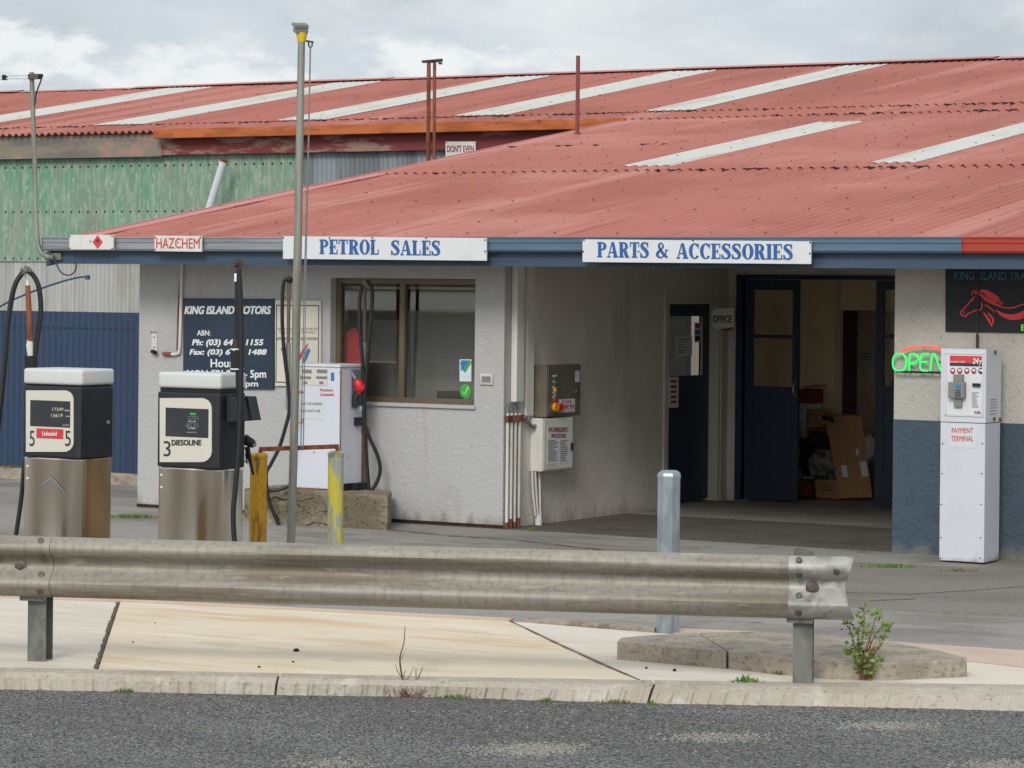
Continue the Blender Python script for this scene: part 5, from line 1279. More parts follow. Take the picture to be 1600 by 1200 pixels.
# ------------------------------------------------------------------ old concrete slab at the right of the footpath
tz = .515
top = [(962, 1001), (968, 996), (1000, 993), (1090, 988), (1180, 986), (1300, 994), (1400, 1004), (1470, 1016), (1513, 1028), (1513, 1030), (1400, 1036), (1290, 1034), (1137, 1017)]
q = [PZ(x, y, tz) for x, y in top]
SLB = thing('concrete_slab', 'low broken concrete slab lying on the pale footpath behind the guard rail end', 'slab', Vector((q[12].x, q[12].y, .42)))
iL, iR = [0, 1, 2, 3, 12], [3, 4, 5, 6, 7, 8, 9, 10, 11, 12]
for idx, sh in ((iL, -1), (iR, 1)):
    pts = [q[i].copy() for i in idx]; cc = sum(pts, Vector()) / len(pts)
    pts = [p + (cc - p).normalized() * .008 for p in pts]
    mb = MB(); mb.hexa([Vector((p.x, p.y, .36)) for p in pts], pts); mb.build('slab_piece', 'old_conc', SLB, bevel=.006, seg=1)

# ------------------------------------------------------------------ weeds and grass
def tuft(px, py, wpx, hpx, n, mat, label, ground=None):
    p = ground if ground is not None else PG(px, py); D = dist(p); k = D / F
    mb = MB()
    for i in range(n):
        x = rnd.gauss(0, .33) * wpx * k; y = rnd.uniform(-.06, .06)
        h = hpx * k * rnd.uniform(.35, 1.0) * max(.25, 1 - abs(x) / (wpx * k) * 1.0); a = rnd.uniform(0, 6.28); ln = rnd.uniform(.2, .9) * h
        b0 = p + RT * x + FW * y - Z1 * .004; w_ = Vector((math.cos(a), math.sin(a), 0)) * rnd.uniform(.003, .006); d = Vector((-math.sin(a), math.cos(a), 0)) * ln
        m1 = b0 + d * .4 + Z1 * h * .65; t1 = b0 + d + Z1 * h
        mb.add([b0 - w_, b0 + w_, m1 + w_ * .7, m1 - w_ * .7, t1], [(0, 1, 2, 3), (3, 2, 4)])
    o = mb.build('grass_tuft', mat, None, org=p); return tag(o, label, 'grass', 'grass tufts growing in the joints')
rz = lambda x, y: PZ(x, y, ROADZ)
tuft(195, 1080, 34, 11, 170, 'grass', 'green grass tuft at the kerb foot below the left guard rail post', rz(195, 1080))
tuft(715, 1089, 60, 12, 260, 'grass', 'widest green grass tuft at the kerb foot, right of the dry twig weed', rz(715, 1089))
tuft(775, 1092, 40, 5, 90, 'grass_dry', 'thin dry grass fringe at the kerb foot right of the widest tuft', rz(775, 1092))
tuft(855, 1094, 26, 9, 110, 'grass', 'small grass tuft at the kerb foot left of the mossy kerb strip', rz(855, 1094))
tuft(965, 1097, 70, 9, 240, 'grass_dry', 'long mossy grass strip along the kerb foot beside the kerb joint', rz(965, 1097))
tuft(1018, 1099, 14, 10, 60, 'grass', 'grass tuft growing in the open kerb joint', rz(1018, 1099))
tuft(1166, 1066, 40, 15, 120, 'grass', 'grass tuft on the footpath edge left of the right guard rail post')
tuft(1230, 1052, 60, 14, 120, 'grass_dry', 'dry grass along the foot of the low concrete slab')
tuft(208, 808, 76, 9, 260, 'grass', 'grass patch on the yard between the two dark pumps', PG(208, 808))
tuft(1390, 886, 80, 9, 240, 'grass', 'grass patch on the yard at the foot of the blue pier')
tuft(1500, 892, 56, 7, 140, 'grass_dry', 'low dry grass on the yard in front of the payment terminal')
tuft(20, 733, 60, 6, 160, 'grass_dry', 'weedy fringe on the footing of the navy fence', Vector((PV(20, 735, VF - .01).x, VF + .02, fz0)))
tuft(832, 826, 16, 6, 60, 'grass', 'tiny green tuft beside the white pipe stub at the recess wall', PZ(832, 828, 0))
for px_, w_, n_ in ((60, 50, 60), (330, 40, 50), (480, 30, 45), (600, 24, 50), (1110, 60, 50), (1300, 40, 30), (1480, 50, 40)):
    yk = 1077 + (px_ * 34 / 1600); tuft(px_, yk, w_, 4, n_, 'grass_dry', 'thin mossy fringe of dry grass where the kerb meets the road', rz(px_, yk))
# leafy weed by the guard rail end
def leafq(mb, p, size, d):
    d = d.normalized(); s = d.cross(Vector((rnd.uniform(-1, 1), rnd.uniform(-1, 1), rnd.uniform(-.2, 1)))).normalized()
    mb.add([p, p + d * size * .45 + s * size * .38, p + d * size, p + d * size * .45 - s * size * .38], [(0, 1, 2, 3)])
wb = PG(1352, 1062); wD = dist(wb)
WD = thing('weed', 'tall leafy green weed growing at the end of the guard rail', 'weed', wb)
st, lv = MB(), MB()
for L in ([(1350, 1062), (1344, 1020), (1350, 985), (1350, 953)], [(1354, 1062), (1356, 1020), (1372, 985), (1386, 978)], [(1352, 1062), (1340, 1025), (1330, 990), (1322, 975)], [(1356, 1060), (1362, 1030), (1378, 1005), (1384, 985)],
          [(1348, 1062), (1340, 1040), (1332, 1020), (1324, 1022)], [(1354, 1062), (1352, 1030), (1358, 1000), (1370, 958)], [(1350, 1062), (1346, 1030), (1340, 1000), (1345, 975)], [(1358, 1062), (1368, 1045), (1374, 1035)]):
    dd = rnd.uniform(-.07, .07); pts = smooth_path([PD(x, y, wD + dd * i / 3) for i, (x, y) in enumerate(L)], 8)
    st.tube(pts, [.0045 * (1 - .6 * i / len(pts)) for i in range(len(pts))], 5)
    for i, p_ in enumerate(pts[3:]):
        for _ in range(rnd.choice((1, 3, 6))):
            dirv = Vector((rnd.uniform(-1, 1), rnd.uniform(-1, 1), rnd.uniform(-.3, .9)))
            leafq(lv, p_ + dirv * rnd.uniform(.0, .03), rnd.uniform(.008, .03), dirv)
    for _ in range(7): leafq(lv, pts[-1], rnd.uniform(.02, .04), Vector((rnd.uniform(-1, 1), rnd.uniform(-1, 1), rnd.uniform(-.1, 1))))
for _ in range(75):
    p_ = PD(1356 + rnd.gauss(0, 11), 1042 + rnd.gauss(0, 10), wD + rnd.uniform(-.08, .06)); leafq(lv, p_, rnd.uniform(.012, .034), Vector((rnd.uniform(-1, 1), rnd.uniform(-1, 1), rnd.uniform(-.2, 1))))
for k in range(7):
    x0 = 1352 + rnd.uniform(-10, 10); pts = smooth_path([PD(x0, 1062, wD), PD(x0 + rnd.uniform(-8, 8), 1035, wD - .03), PD(x0 + rnd.uniform(-20, 20), rnd.uniform(985, 1020), wD + rnd.uniform(-.06, .06))], 5); st.tube(pts, [.003 * (1 - .7 * i / len(pts)) for i in range(len(pts))], 4)
st.build('stem', 'stem', WD); lv.build('leaves', 'leaf', WD)
wb = PG(985, 1024); wD = dist(wb)
lv = MB()
for _ in range(110):
    a = rnd.uniform(0, 6.28); e = rnd.uniform(.15, 1.2); d = Vector((math.cos(a), math.sin(a), e)); leafq(lv, wb + d.normalized() * rnd.uniform(.0, .055), rnd.uniform(.02, .04), d)
tag(lv.build('weed', 'leaf', None, org=wb), 'small leafy weed against the left end of the low concrete slab', 'weed')
# dry twig weed at the kerb
wb = rz(636, 1088); wD = dist(wb)
TW = thing('dry_weed', 'dead bare twig weed standing in the gutter at the kerb', 'weed', wb)
mb = MB()
for L, r in (([(636, 1086), (628, 1055), (625, 1028), (631, 1005), (633, 978)], .006), ([(651, 1084), (653, 1062), (661, 1042)], .005), ([(651, 1076), (650, 1056), (650, 1044)], .004), ([(630, 1062), (622, 1050), (618, 1038)], .003), ([(632, 1066), (640, 1056), (646, 1042)], .003), ([(630, 1058), (634, 1046)], .003), ([(678, 1086), (679, 1076)], .003), ([(627, 1030), (632, 1018)], .002)):
    pts = smooth_path([PD(x, y, wD + .03 * math.sin(i * 2)) for i, (x, y) in enumerate(L)], 5); mb.tube(pts, [r * (1 - .75 * i / len(pts)) for i in range(len(pts))], 5)
mb.build('stem', 'twig', TW)
mb = MB()
for _ in range(150):
    x = rnd.gauss(640, 15); p0 = PZ(x, 1088 + rnd.uniform(-3, 1), ROADZ + .002); d = Vector((rnd.uniform(-1, 1), rnd.uniform(-1, 1), rnd.uniform(.1, 1.2))) * rnd.uniform(.02, .06); mb.tube([p0, p0 + d], .0018, 3)
mb.build('tangle', 'stem', TW)
# little stones on the slabs
for i, (x, y, r, lb_) in enumerate(((463, 1018, .018, 'largest dark pebble on the tan footpath slab'), (458, 1035, .008, 'small dark pebble on the tan slab just below the largest one'), (405, 1043, .009, 'dark pebble near the kerb left of the two pebbles'), (242, 974, .006, 'tiny dark pebble on the tan slab near its back edge'), (208, 1004, .007, 'tiny dark pebble beside the slab joint'), (1054, 1048, .011, 'brown pebble on the pale slab in front of the low concrete slab'), (1010, 1044, .008, 'small brown pebble left of the brown pebble on the pale slab'))):
    p = PG(x, y); mb = MB(); mb.lathe(p.x, p.y, [(r * .7, p.z - .002), (r, p.z + r * .4), (r * .6, p.z + r * .9), (r * .1, p.z + r)], 7)
    tag(mb.build('pebble', 'rust_dark', None, org=p), lb_, 'pebble', 'pebbles on the footpath')

# ------------------------------------------------------------------ fittings on the walls
# aerial mast on the end of the fascia
va = -.80
ab = PV(76, 401, va)
AN = thing('aerial_mast', 'thin grey aerial mast bracketed to the end of the fascia', 'aerial', ab)
mb = MB(); mb.tube(smooth_path([PV(84, 402, va), PV(74, 401, va), PV(63, 392, va), (PV(58.5, 372, va)), PV(56, 330, va), PV(53.5, 240, va), PV(49.5, 113, va)], 4), .026, 10); mb.build('mast', 'steel_grey', AN, smooth=True)
mb = MB(); pbox(mb, 72, 395, 95, 406, -.75, .03); mb.build('bracket', 'steel_grey', AN)
mb = MB(); 
for y in (117.6, 122.3): mb.tube([PV(62, y, va), PV(-60, y + 1.5, va)], .0085, 6)
mb.build('boom', 'pipe_white', AN)
mb = MB(); pbox(mb, 43.5, 115.5, 59, 123.5, va - .05, .06); mb.build('clamp', 'bolt', AN); mb = MB(); pbox(mb, 3, 117, 7, 125, va - .03, .05); mb.build('clamp', 'black', AN)
mb = MB(); mb.tube(smooth_path([PV(60, 118, va - .03), PV(65, 117, va - .03), PV(64, 126, va - .03), PV(57, 145, va - .03), PV(54.5, 165, va - .03)], 5), .008, 6)
mb.tube([PV(59, 119, va - .03), PV(66, 118, va - .03)], .02, 8); mb.build('cable', 'rubber', AN); mb = MB()
mb.tube(smooth_path([PV(84, 399, va), PV(88, 412, va), PV(96, 426, va), PV(108, 430, va), PV(117, 424, va), PV(119, 414, va), PV(116, 408, va)], 5), .007, 6); mb.build('cable', 'rubber', AN)
# hanging blue line from left
mb = MB(); q_ = PV(0, 480, VF - .3); mb.tube(smooth_path([PV(-40, 508, VF), PV(0, 479, VF), PV(40, 460, VF), PV(90, 442, VF), PV(120, 434, VF), PV(136, 432.5, VF)], 5), .013, 6); mb.tube([PV(137, 430, VF), PV(137, 437, VF)], .03, 8)
tag(mb.build('hanging_cable', 'fascia', None, org=PV(60, 455, VF)), 'sagging dark blue cable crossing the grey shed sheeting at far left', 'cable')
# pipes and poles on and behind the roof
vp_ = VE - 1.2
TWN = thing('vent_pipes', 'pair of rusty vent pipes joined by a dark cap, rising behind the roof edge', 'vent pipe', PV(674, 300, vp_))
for x0, x1, m_ in ((669, 671, 'pipe_rust'), (678.5, 680, 'steel_grey')):
    mb = MB(); a_ = PV(x0, 260, vp_); mb.tube([Vector((a_.x, a_.y, .0)), a_, PV(x1 - 1, 98, vp_)], .031 if m_ == 'pipe_rust' else .026, 10); mb.build('pipe', 'pipe_rust', TWN, smooth=True)
mb = MB(); mb.beam(PV(661, 96.5, vp_), PV(678, 95, vp_), .07, .035); mb.beam(PV(673, 96, vp_ + .04), PV(690, 94, vp_ + .04), .07, .04); mb.beam(PV(686, 99, vp_), PV(690, 99, vp_), .04, .03); mb.build('cap', 'dark_iron', TWN)
pb_ = PP(902, 213, roof_pt(0, 0), RN)
mb = MB(); mb.tube([pb_ - Z1 * .1, Vector((pb_.x, pb_.y, PV(905, 87, pb_.y).z))], .028, 12); mb.tube([pb_ + Z1 * .02, pb_ + Z1 * .05], .05, 12)
tag(mb.build('roof_pipe', 'pipe_brown', None, org=pb_, smooth=True), 'single dark red vent pipe standing alone on the red roof', 'vent pipe')
vw_ = VE - .3
mb = MB(); t0, t1 = PV(349.5, 252, vw_), PV(328, 322, vw_); dn = (t1 - t0).normalized(); mb.tube([t0, t1, t1 + dn * 2.2], .062, 14)
o = mb.build('flue_pipe', 'pipe_white', None, org=t1, smooth=True); tag(o, 'slanting white pipe with a brown rim against the green tin wall', 'pipe')
mb = MB(); mb.tube([t0 - dn * .03, t0 + dn * .005], .066, 14); mb.build('rim', 'pipe_rust', o)
# rusty pipe on the street wall, plate and vent
mb = MB(); vq = -.03
mb.tube([PV(284.5, 410, vq), PV(283, 470, vq), PV(281, 540, vq), PV(279.5, 552, vq), PV(274, 553.5, vq), PV(258, 553, vq)], .017, 8)
o = mb.build('wall_pipe', 'white_old', None, org=PV(282, 550, vq), smooth=True); tag(o, 'thin white pipe with rust, elbowed left of the navy sign', 'pipe')
mb = MB(); mb.tube([PV(280.5, 440, vq - .012), PV(278.8, 480, vq - .012), PV(277, 548, vq - .012)], [.004, .010, .012], 6); mb.tube([PV(268, 553, vq), PV(255, 552.8, vq)], .021, 8); mb.build('rust_patch', 'pipe_rust', o)
mb = MB(); pbox(mb, 236.5, 520, 245, 552, -.012, .012); o = mb.build('wall_bracket', 'panel_cream', None, org=PV(240, 552, -.012), bevel=.003, seg=1); tag(o, 'small cream metal bracket plate on the left end of the street wall', 'bracket')
mb = MB()
for x, y in ((237, 519.5), (240.5, 519.5), (244, 519.5), (241, 527), (241, 543)): p_ = PV(x, y, -.014); mb.tube([p_, p_ + NV * .004], .008, 6)
mb.tube([PV(238, 549, -.02), PV(243, 551, -.06)], .022, 8); mb.build('screw', 'rust_dark', o)
mb = MB(); pbox(mb, 749.5, 584, 769.5, 601.5, -.02, .02); o = mb.build('wall_vent', 'stucco_side', None, org=PV(760, 601, -.02), bevel=.006); tag(o, 'small square vent cover on the wall right of the window', 'vent')
mb = MB(); prect(mb, 753, 588, 766, 597, -.02, .004); mb.build('grille', 'ink_grey', o)
# downpipe, conduits, cabinets on the recess wall
def upipe(mb, pts, u, r, n=8): mb.tube([PU(x, y, u) for x, y in pts], r, n)
mb = MB(); a_ = PU(810, 600, .05)
for x0, x1, u0, u1 in ((804, 816, .004, .07),):
    y0_, y1_ = PU(x0, 500, .04).y, PU(x1, 500, .04).y; mb.box(u0, u1, y0_, y1_, PU(803, 628, .04).z, ZF0 + .02)
o = mb.build('downpipe', 'white_old', None, org=PU(806, 628, .04), bevel=.008); tag(o, 'square white downpipe on the recess wall by the corner', 'downpipe')
mb = MB(); y0_, y1_ = PU(823, 500, .03).y, PU(834, 500, .03).y; mb.box(.004, .04, y0_, y1_, PU(824, 650, .03).z, ZF0 + .02)
o = mb.build('cable_duct', 'white_old', None, org=PU(827, 650, .03), bevel=.003, seg=1); tag(o, 'flat grey cable duct running down to the gas cabinet', 'duct')
CB = thing('conduit_bundle', 'row of four rusty white conduits running down the recess wall into the ground', 'conduits', PZ(803, 826, 0))
for k, x in enumerate((792.5, 798.5, 804.5, 811)):
    mb = MB(); p0_ = PU(x, 735, .035); mb.tube([(.035, p0_.y, .0), (.035, p0_.y, PU(x, 645, .035).z)], .016, 8); mb.build('conduit', 'white_old', CB, smooth=True)
    mb = MB(); mb.tube([(.035, p0_.y, .0), (.035, p0_.y, .06 + .03 * (k % 2))], .0185, 8); mb.build('rust_foot', 'pipe_rust', CB, smooth=True)
mb = MB()
for k, x in enumerate((792.5, 798.5, 804.5, 811)): mb.tube(smooth_path([PU(x, 646, .035), PU(x + (803 - x) * .1, 637, .035), PU(x + (803 - x) * .8, 630, .035), PU(803, 627, .035)], 4), .008, 6)
mb.build('cable', 'ink_grey', CB)
mb = MB(); p0_, p1_ = PU(790, 655, .03), PU(818, 652, .03); mb.box(.02, .058, p0_.y, p1_.y, p0_.z - .03, p0_.z + .035); mb.build('clip', 'pipe_rust', CB, bevel=.006)
def wallcab(name, label, xa, xb, xc, y0, y1, mat):
    ym = (y0 + y1) / 2; v0_ = PU(xa, ym, 0).y; uf = PV(xb, ym, v0_).x; v1_ = PU(xc, ym, uf).y
    z0_, z1_ = PV(xb, y1, v0_).z, PV(xb, y0, v0_).z
    o = thing(name, label, 'cabinet', (0, (v0_ + v1_) / 2, z0_)); mb = MB(); mb.box(.002, uf, v0_, v1_, z0_, z1_); mb.build('body', mat, o, bevel=.006)
    mb = MB(); mb.box(uf + .001, uf + .008, v0_ + .02, v1_ - .02, z0_ + .015, z1_ - .015); mb.build('door', mat, o, bevel=.002, seg=1)
    return o, uf + .0085
o, uf = wallcab('gas_cabinet', 'stainless gas control cabinet with coloured buttons on the recess wall', 833, 854, 907, 571, 652, 'stainless_box')
for y, m_ in ((592, 'lamp_g'), (601, 'lamp_g'), (609.5, 'lamp_y'), (618, 'ink_grey'), (625.5, 'lamp_r')):
    mb = MB(); p_ = PU(866.5, y, uf); mb.tube([p_, p_ + Vector((.02, 0, 0))], .022, 10); mb.build('button', m_, o)
    mb = MB(); upx(mb, 863.5, y - 6, 870, y - 3.6, uf); mb.build('button_label', 'paper', o)
mb = MB(); p_ = PU(866.5, 636, uf); mb.tube([p_, p_ + Vector((.03, 0, 0))], .045, 12); mb.build('button', 'lamp_y', o, label='large amber stop button')
mb = MB(); p_ = PU(871.5, 636, uf); mb.tube([p_, p_ + Vector((.045, 0, 0))], .04, 12); mb.build('button', 'lamp_r', o, label='large red stop button')
mb = MB(); upx(mb, 873, 623.5, 898, 644, uf, .002); lbp = mb.build('warning_label', 'paper', o)
mb = MB(); utext(mb, 'LP.GAS', 878, 625, 892.5, 630, uf + .004, .02); utext(mb, 'EMERGENCY STOP', 874, 632, 897, 638.5, uf + .004, .02); utext(mb, 'PUSH TO STOP', 876, 640, 895, 642.5, uf + .004); mb.build('lettering', 'ink_red', lbp)
mb = MB(); upx(mb, 899, 579, 905.5, 597, uf, .003); mb.build('sticker', 'paper', o)
mb = MB(); p_ = PU(900.5, 612, uf); mb.tube([p_, p_ + Vector((.03, 0, 0))], .03, 10); mb.build('lock', 'bolt', o)
o, uf = wallcab('procedure_cabinet', 'white cabinet with LPG EMERGENCY PROCEDURE notice below the gas cabinet', 828, 847.5, 895, 654, 737, 'white_old')
mb = MB(); upx(mb, 855, 665, 890, 724, uf, .002); nb_ = mb.build('notice', 'paper', o)
mb = MB(); utext(mb, 'LPG EMERGENCY', 857, 667.5, 888, 675, uf + .004, .02); utext(mb, 'PROCEDURE', 861.5, 677.5, 884.5, 684, uf + .004, .02); mb.build('lettering', 'ink_maroon', nb_)
mb = MB()
for k in range(10):
    upx(mb, 856.5, 688 + k * 3.4, 856.5 + rnd.uniform(9, 15), 689.2 + k * 3.4, uf + .004, .001); upx(mb, 875, 688 + k * 3.4, 875 + rnd.uniform(8, 13), 689.2 + k * 3.4, uf + .004, .001)
mb.build('small_print', 'ink_grey', nb_)
mb = MB(); mb.box(uf - .002, uf + .015, PU(891.5, 697, uf).y, PU(894, 697, uf).y, PU(893, 703, uf).z, PU(893, 692, uf).z); mb.build('latch', 'rust_dark', o)
GC = thing('gas_conduits', 'three thin conduits dropping from the white cabinet into a white pipe stub', 'conduits', PZ(842, 827, 0))
for L in ([(831.5, 734), (833, 770), (837, 806)], [(836, 735), (838, 770), (840.5, 806)], [(842.5, 736), (843.5, 770), (844, 806)]):
    mb = MB(); mb.tube(smooth_path([PU(x, y, .05) for x, y in L], 4), .011, 7); mb.build('conduit', 'white_old', GC, smooth=True)
p_ = PU(841.5, 815, .05); mb = MB(); mb.tube([(.05, p_.y, -.02), (.05, p_.y, PU(841.5, 805, .05).z)], .036, 12); mb.build('pipe_stub', 'white', GC, smooth=True)
mb = MB(); mb.tube(smooth_path([PU(819, 650, .06), PU(824, 658, .06), PU(832, 667, .06), PU(836, 665, .06)], 4), .02, 8); mb.build('hose', 'ink_grey', GC, smooth=True)

# window contents and stickers
mb = MB(); pbox(mb, 634, 486, 745, 626, .95, .03); pbox(mb, 572, 500, 624, 628, .95, .03)
tag(mb.build('whiteboard', 'board', None, org=PV(690, 626, .95)), 'grey whiteboard with handwriting seen through the office window', 'whiteboard')
mb = MB()
for y in range(512, 600, 9):
    for x0 in (640, 690): ribbon(mb, [(x0 + i * 3, y + rnd.uniform(-1, 1)) for i in range(rnd.randint(5, 11))], .005, .945)
    ribbon(mb, [(582 + i * 3, y + rnd.uniform(-1, 1)) for i in range(rnd.randint(5, 11))], .005, .945)
mb.build('handwriting', 'ink_grey', bpy.data.objects['whiteboard'])
vj = .26
JK = thing('red_jacket', 'red jacket hanging inside the left window pane', 'jacket', PV(548, 580, vj))
pts = [(531, 538), (535, 528), (542, 519), (547, 516), (550, 512), (555, 513), (557, 518), (563, 524), (565, 560), (565, 600), (537, 600), (536, 560), (533, 552)]
q = [PV(x, y, vj) for x, y in pts]; mb = MB(); mb.hexa(q, [p + Vector((0, .06, 0)) for p in q]); mb.build('cloth', 'jacket', JK, bevel=.006)
vk = .35
s = plate('desk_monitor', 'dark monitor on a desk behind the right window pane', 683, 611, 722, 632, .6, 'black', 'monitor', th=.04)
mb = MB(); mb.box(wu0, wu1, .4, 1.2, wz0 - .12, wz0 - .08); tag(mb.build('desk', 'inner_dark', None, org=(wm, .8, wz0 - .12)), 'office desk just inside the window', 'desk')
vst = vf + .024
s = plate('window_sticker', 'pale sticker with a blue and green tick in the lower right window corner', 718, 561.5, 736.5, 596, vst - .004, 'sticker', 'sticker', th=.002)
mb = MB(); ribbon(mb, [(720.5, 566), (725, 578), (728, 580)], .03, vst - .008); mb.build('mark', 'tick_blue', s)
mb = MB(); mb.add([PV(x, y, vst - .0072) for x, y in ((720, 563), (734.5, 563), (720, 580))], [(0, 1, 2)]); mb.build('mark', 'tick_blue', s)
mb = MB(); ribbon(mb, [(726, 579), (730, 572), (735, 564)], .034, vst - .0085); mb.build('mark', 'tick_green', s)
mb = MB(); prect(mb, 721, 583, 734, 590, vst - .0065, .001); mb.build('lettering', 'white', s)
mb = MB(); cx, cy = 727.5, 611
q = [PV(cx + 8.8 * math.cos(k * math.pi / 12), cy + 11 * math.sin(k * math.pi / 12), vst - .004) for k in range(24)]; mb.hexa(q, [p + Vector((0, .002, 0)) for p in q])
s = mb.build('window_sticker', 'tick_green', None, org=PV(cx, 622, vst)); tag(s, 'round green sticker dated 2012 below the tick sticker in the window', 'sticker')
mb = MB(); ribbon(mb, [(722.5, 612), (726, 616), (732, 604)], [.015, .02, .03], vst - .0065); mb.build('mark', 'ink_lime', s)
lettering(s, 'tick_green', [('2012', 722, 623, 733, 627)], vst - .0065)

# ------------------------------------------------------------------ payment terminal
po = PZ(1466, 876, 0); vt = po.y
tu0, tu1 = PV(1469, 700, vt).x, PV(1539, 700, vt).x; td = .36
tzz = lambda y: PV(1503, y, vt).z
PT_ = thing('payment_terminal', 'tall white payment terminal cabinet standing at the blue and cream wall', 'payment terminal', ((tu0 + tu1) / 2, vt + td / 2, 0))
mb = MB(); mb.box(tu0, tu1, vt, vt + td, .004, tzz(661)); mb.build('lower_cabinet', 'terminal', PT_, bevel=.004, seg=1)
mb = MB(); mb.box(tu0 - .0, tu1 + .004, vt - .004, vt + td + .004, tzz(660), tzz(545)); mb.build('upper_cabinet', 'terminal', PT_, bevel=.005)
mb = MB()
for y in (693, 740, 788, 840, 872):
    for x in (1473 - (y - 690) * .02, 1535 - (y - 690) * .02): mb = MB(); p_ = PV(x, y, vt - .001); mb.tube([p_, p_ + NV * .005], .006, 8); mb.build('screw', 'dark_iron', PT_)
mb = MB(); v_ = vt - .012
for r_ in ((1476, 551, 1537, 553.5), (1476, 648, 1537, 650.5)): pbox(mb, *r_, v_, .012)
pbox(mb, 1476, 553.5, 1479, 648, v_, .012); pbox(mb, 1534.5, 553.5, 1537, 648, v_, .012); mb.build('bezel', 'terminal_grey', PT_)
v_ = vt - .007
mb = MB(); pbox(mb, 1479.3, 553.8, 1534.2, 647.8, v_, .003); fp = mb.build('face_panel', 'white', PT_)
v_ -= .002
mb = MB(); prect(mb, 1484, 556, 1534, 567.5, v_); mb.build('red_band', 'ink_red', fp)
mb = MB(); prect(mb, 1484, 567.6, 1534, 572, v_); mb.build('blue_band', 'sign_navy', fp)
lettering(fp, 'ink_white', [('24', 1519.5, 559.5, 1529, 568.5, dict(shear=.2, bold=.02)), ('7', 1529, 563, 1534, 573, dict(shear=.2)), ('PAYMENT SYSTEM', 1485, 564, 1508, 567)], v_ - .004)
for k in range(5):
    cx = 1488.5 + k * 11; q = [PV(cx + 4 * math.cos(a) , 579.5 + 5 * math.sin(a), v_ - .001) for a in [j * math.pi / 8 for j in range(16)]]
    mb = MB(); mb.hexa(q, [p + Vector((0, .001, 0)) for p in q]); ic = mb.build('icon', 'ink_maroon' if k < 4 else 'ink_black', fp)
    mb = MB(); pbox(mb, cx - 2.2, 576.5, cx + 2.2, 580.5, v_ - .003, .002); mb.build('mark', 'white', ic)
mb = MB(); pbox(mb, 1489, 585, 1504, 597, v_ - .04, .04); mb.build('card_slot', 'keypad', PT_, bevel=.006)
mb = MB(); pbox(mb, 1481, 597, 1506, 622, v_ - .06, .06); rdr = mb.build('card_reader', 'keypad', PT_, bevel=.008)
mb = MB(); prect(mb, 1493, 601, 1501, 607, v_ - .061); mb.build('screen', 'tick_blue', rdr)
mb = MB()
for i in range(4):
    for j in range(3): prect(mb, 1492.5 + j * 3, 609 + i * 3, 1494.6 + j * 3, 610.8 + i * 3, v_ - .061)
mb.build('keys', 'ink_black', rdr)
mb = MB(); pbox(mb, 1490, 624.5, 1502, 636, v_ - .03, .03); mb.build('receipt_slot', 'keypad', PT_, bevel=.004)
mb = MB(); pbox(mb, 1519, 599, 1531, 604, v_ - .02, .02); mb.build('printer_slot', 'ink_black', PT_)
mb = MB()
for k in range(9): prect(mb, 1518.5, 613 + k * 2.8, 1518.5 + rnd.uniform(6, 11), 614 + k * 2.8, v_)
mb.build('small_print', 'ink_grey', fp)
lettering(fp, 'ink_maroon', [('FUEL', 1522.5, 642.5, 1533, 646.5, dict(bold=.03))], v_ - .003, 'maker_mark')
mb = MB(); prect(mb, 1483.5, 664, 1526, 699.5, vt - .001, .0015); lb_ = mb.build('paper_label', 'paper', PT_)
lettering(lb_, 'ink_red', [('PAYMENT', 1487, 668.5, 1520.5, 677, dict(bold=.005)), ('TERMINAL', 1486, 681, 1521, 689.5, dict(bold=.005))], vt - .004)
mb = MB()
for y in (625, 629.5, 634, 638.5, 643, 648): zq = PV(1548, y, vt).z; mb.box(tu1 + .0045, tu1 + .006, vt + .10, vt + .26, zq - .003, zq + .003)
mb.build('vent_slots', 'ink_grey', PT_)
mb = MB()
for dv_, y in ((.2, 551), (.19, 656), (.33, 658)): zq = PV(1550, y, vt).z; mb.tube([(tu1 + .003, vt + dv_, zq), (tu1 + .016, vt + dv_, zq)], .018, 10)
mb.build('lock', 'bolt', PT_)
mb = MB(); zq = PV(1527, 520, -.03).z; x_ = PV(1527, 530, -.03).x
mb.tube([(x_, -.03, tzz(545) - .1), (x_, -.03, PV(1527, 522, -.03).z)], .014, 8); mb.tube([(x_, -.03, PV(1527, 522, -.03).z), (x_, -.03, ZF0)], .006, 6)
tag(mb.build('cable_conduit', 'dark_iron', None, org=(x_, -.03, tzz(545))), 'thin cable conduit rising from the payment terminal across the horse banner', 'conduit')

# ------------------------------------------------------------------ things inside the workshop doorway
iD = dist(Vector((PV(1300, 700, VD + 1.4).x, VD + 1.4, 0)))
vi = VD + .85
def carton(x0, y0, x1, y1, v, d, mat, label, name='cardboard_box', cat='box', grp='boxes inside the workshop doorway'):
    mb = MB(); pbox(mb, x0, y0, x1, y1, v, d); zmin = min(p.z for p in mb.v)
    o = thing(name, label, cat, Vector((PV((x0 + x1) / 2, y1, v).x, v + d / 2, zmin)), grp); mb.build('carton', mat, o, bevel=.006, seg=1)
    return o
q = [PV(1313, 779, vi - .15), PV(1363, 777, vi - .15), PV(1346, 650, vi + .25), PV(1288, 650, vi + .25)]
LC = thing('cardboard_box', 'large flat brown carton leaning inside the workshop doorway', 'box', q[0], 'boxes inside the workshop doorway')
mb = MB(); k = Vector((-.06, .12, .02)); mb.hexa(q, [p + k for p in q]); mb.build('carton', 'card', LC, bevel=.004, seg=1)
def onlean(s, t): return bil(q, s, t) + Vector((0, -.012, -.004))
for s0, s1, t0, t1 in ((.22, .38, .26, .40), (.78, .98, .26, .44), (.72, .80, .52, .60)):
    mb = MB(); mb.quad(onlean(s0, t0), onlean(s1, t0), onlean(s1, t1), onlean(s0, t1)); mb.build('label', 'paper', LC)
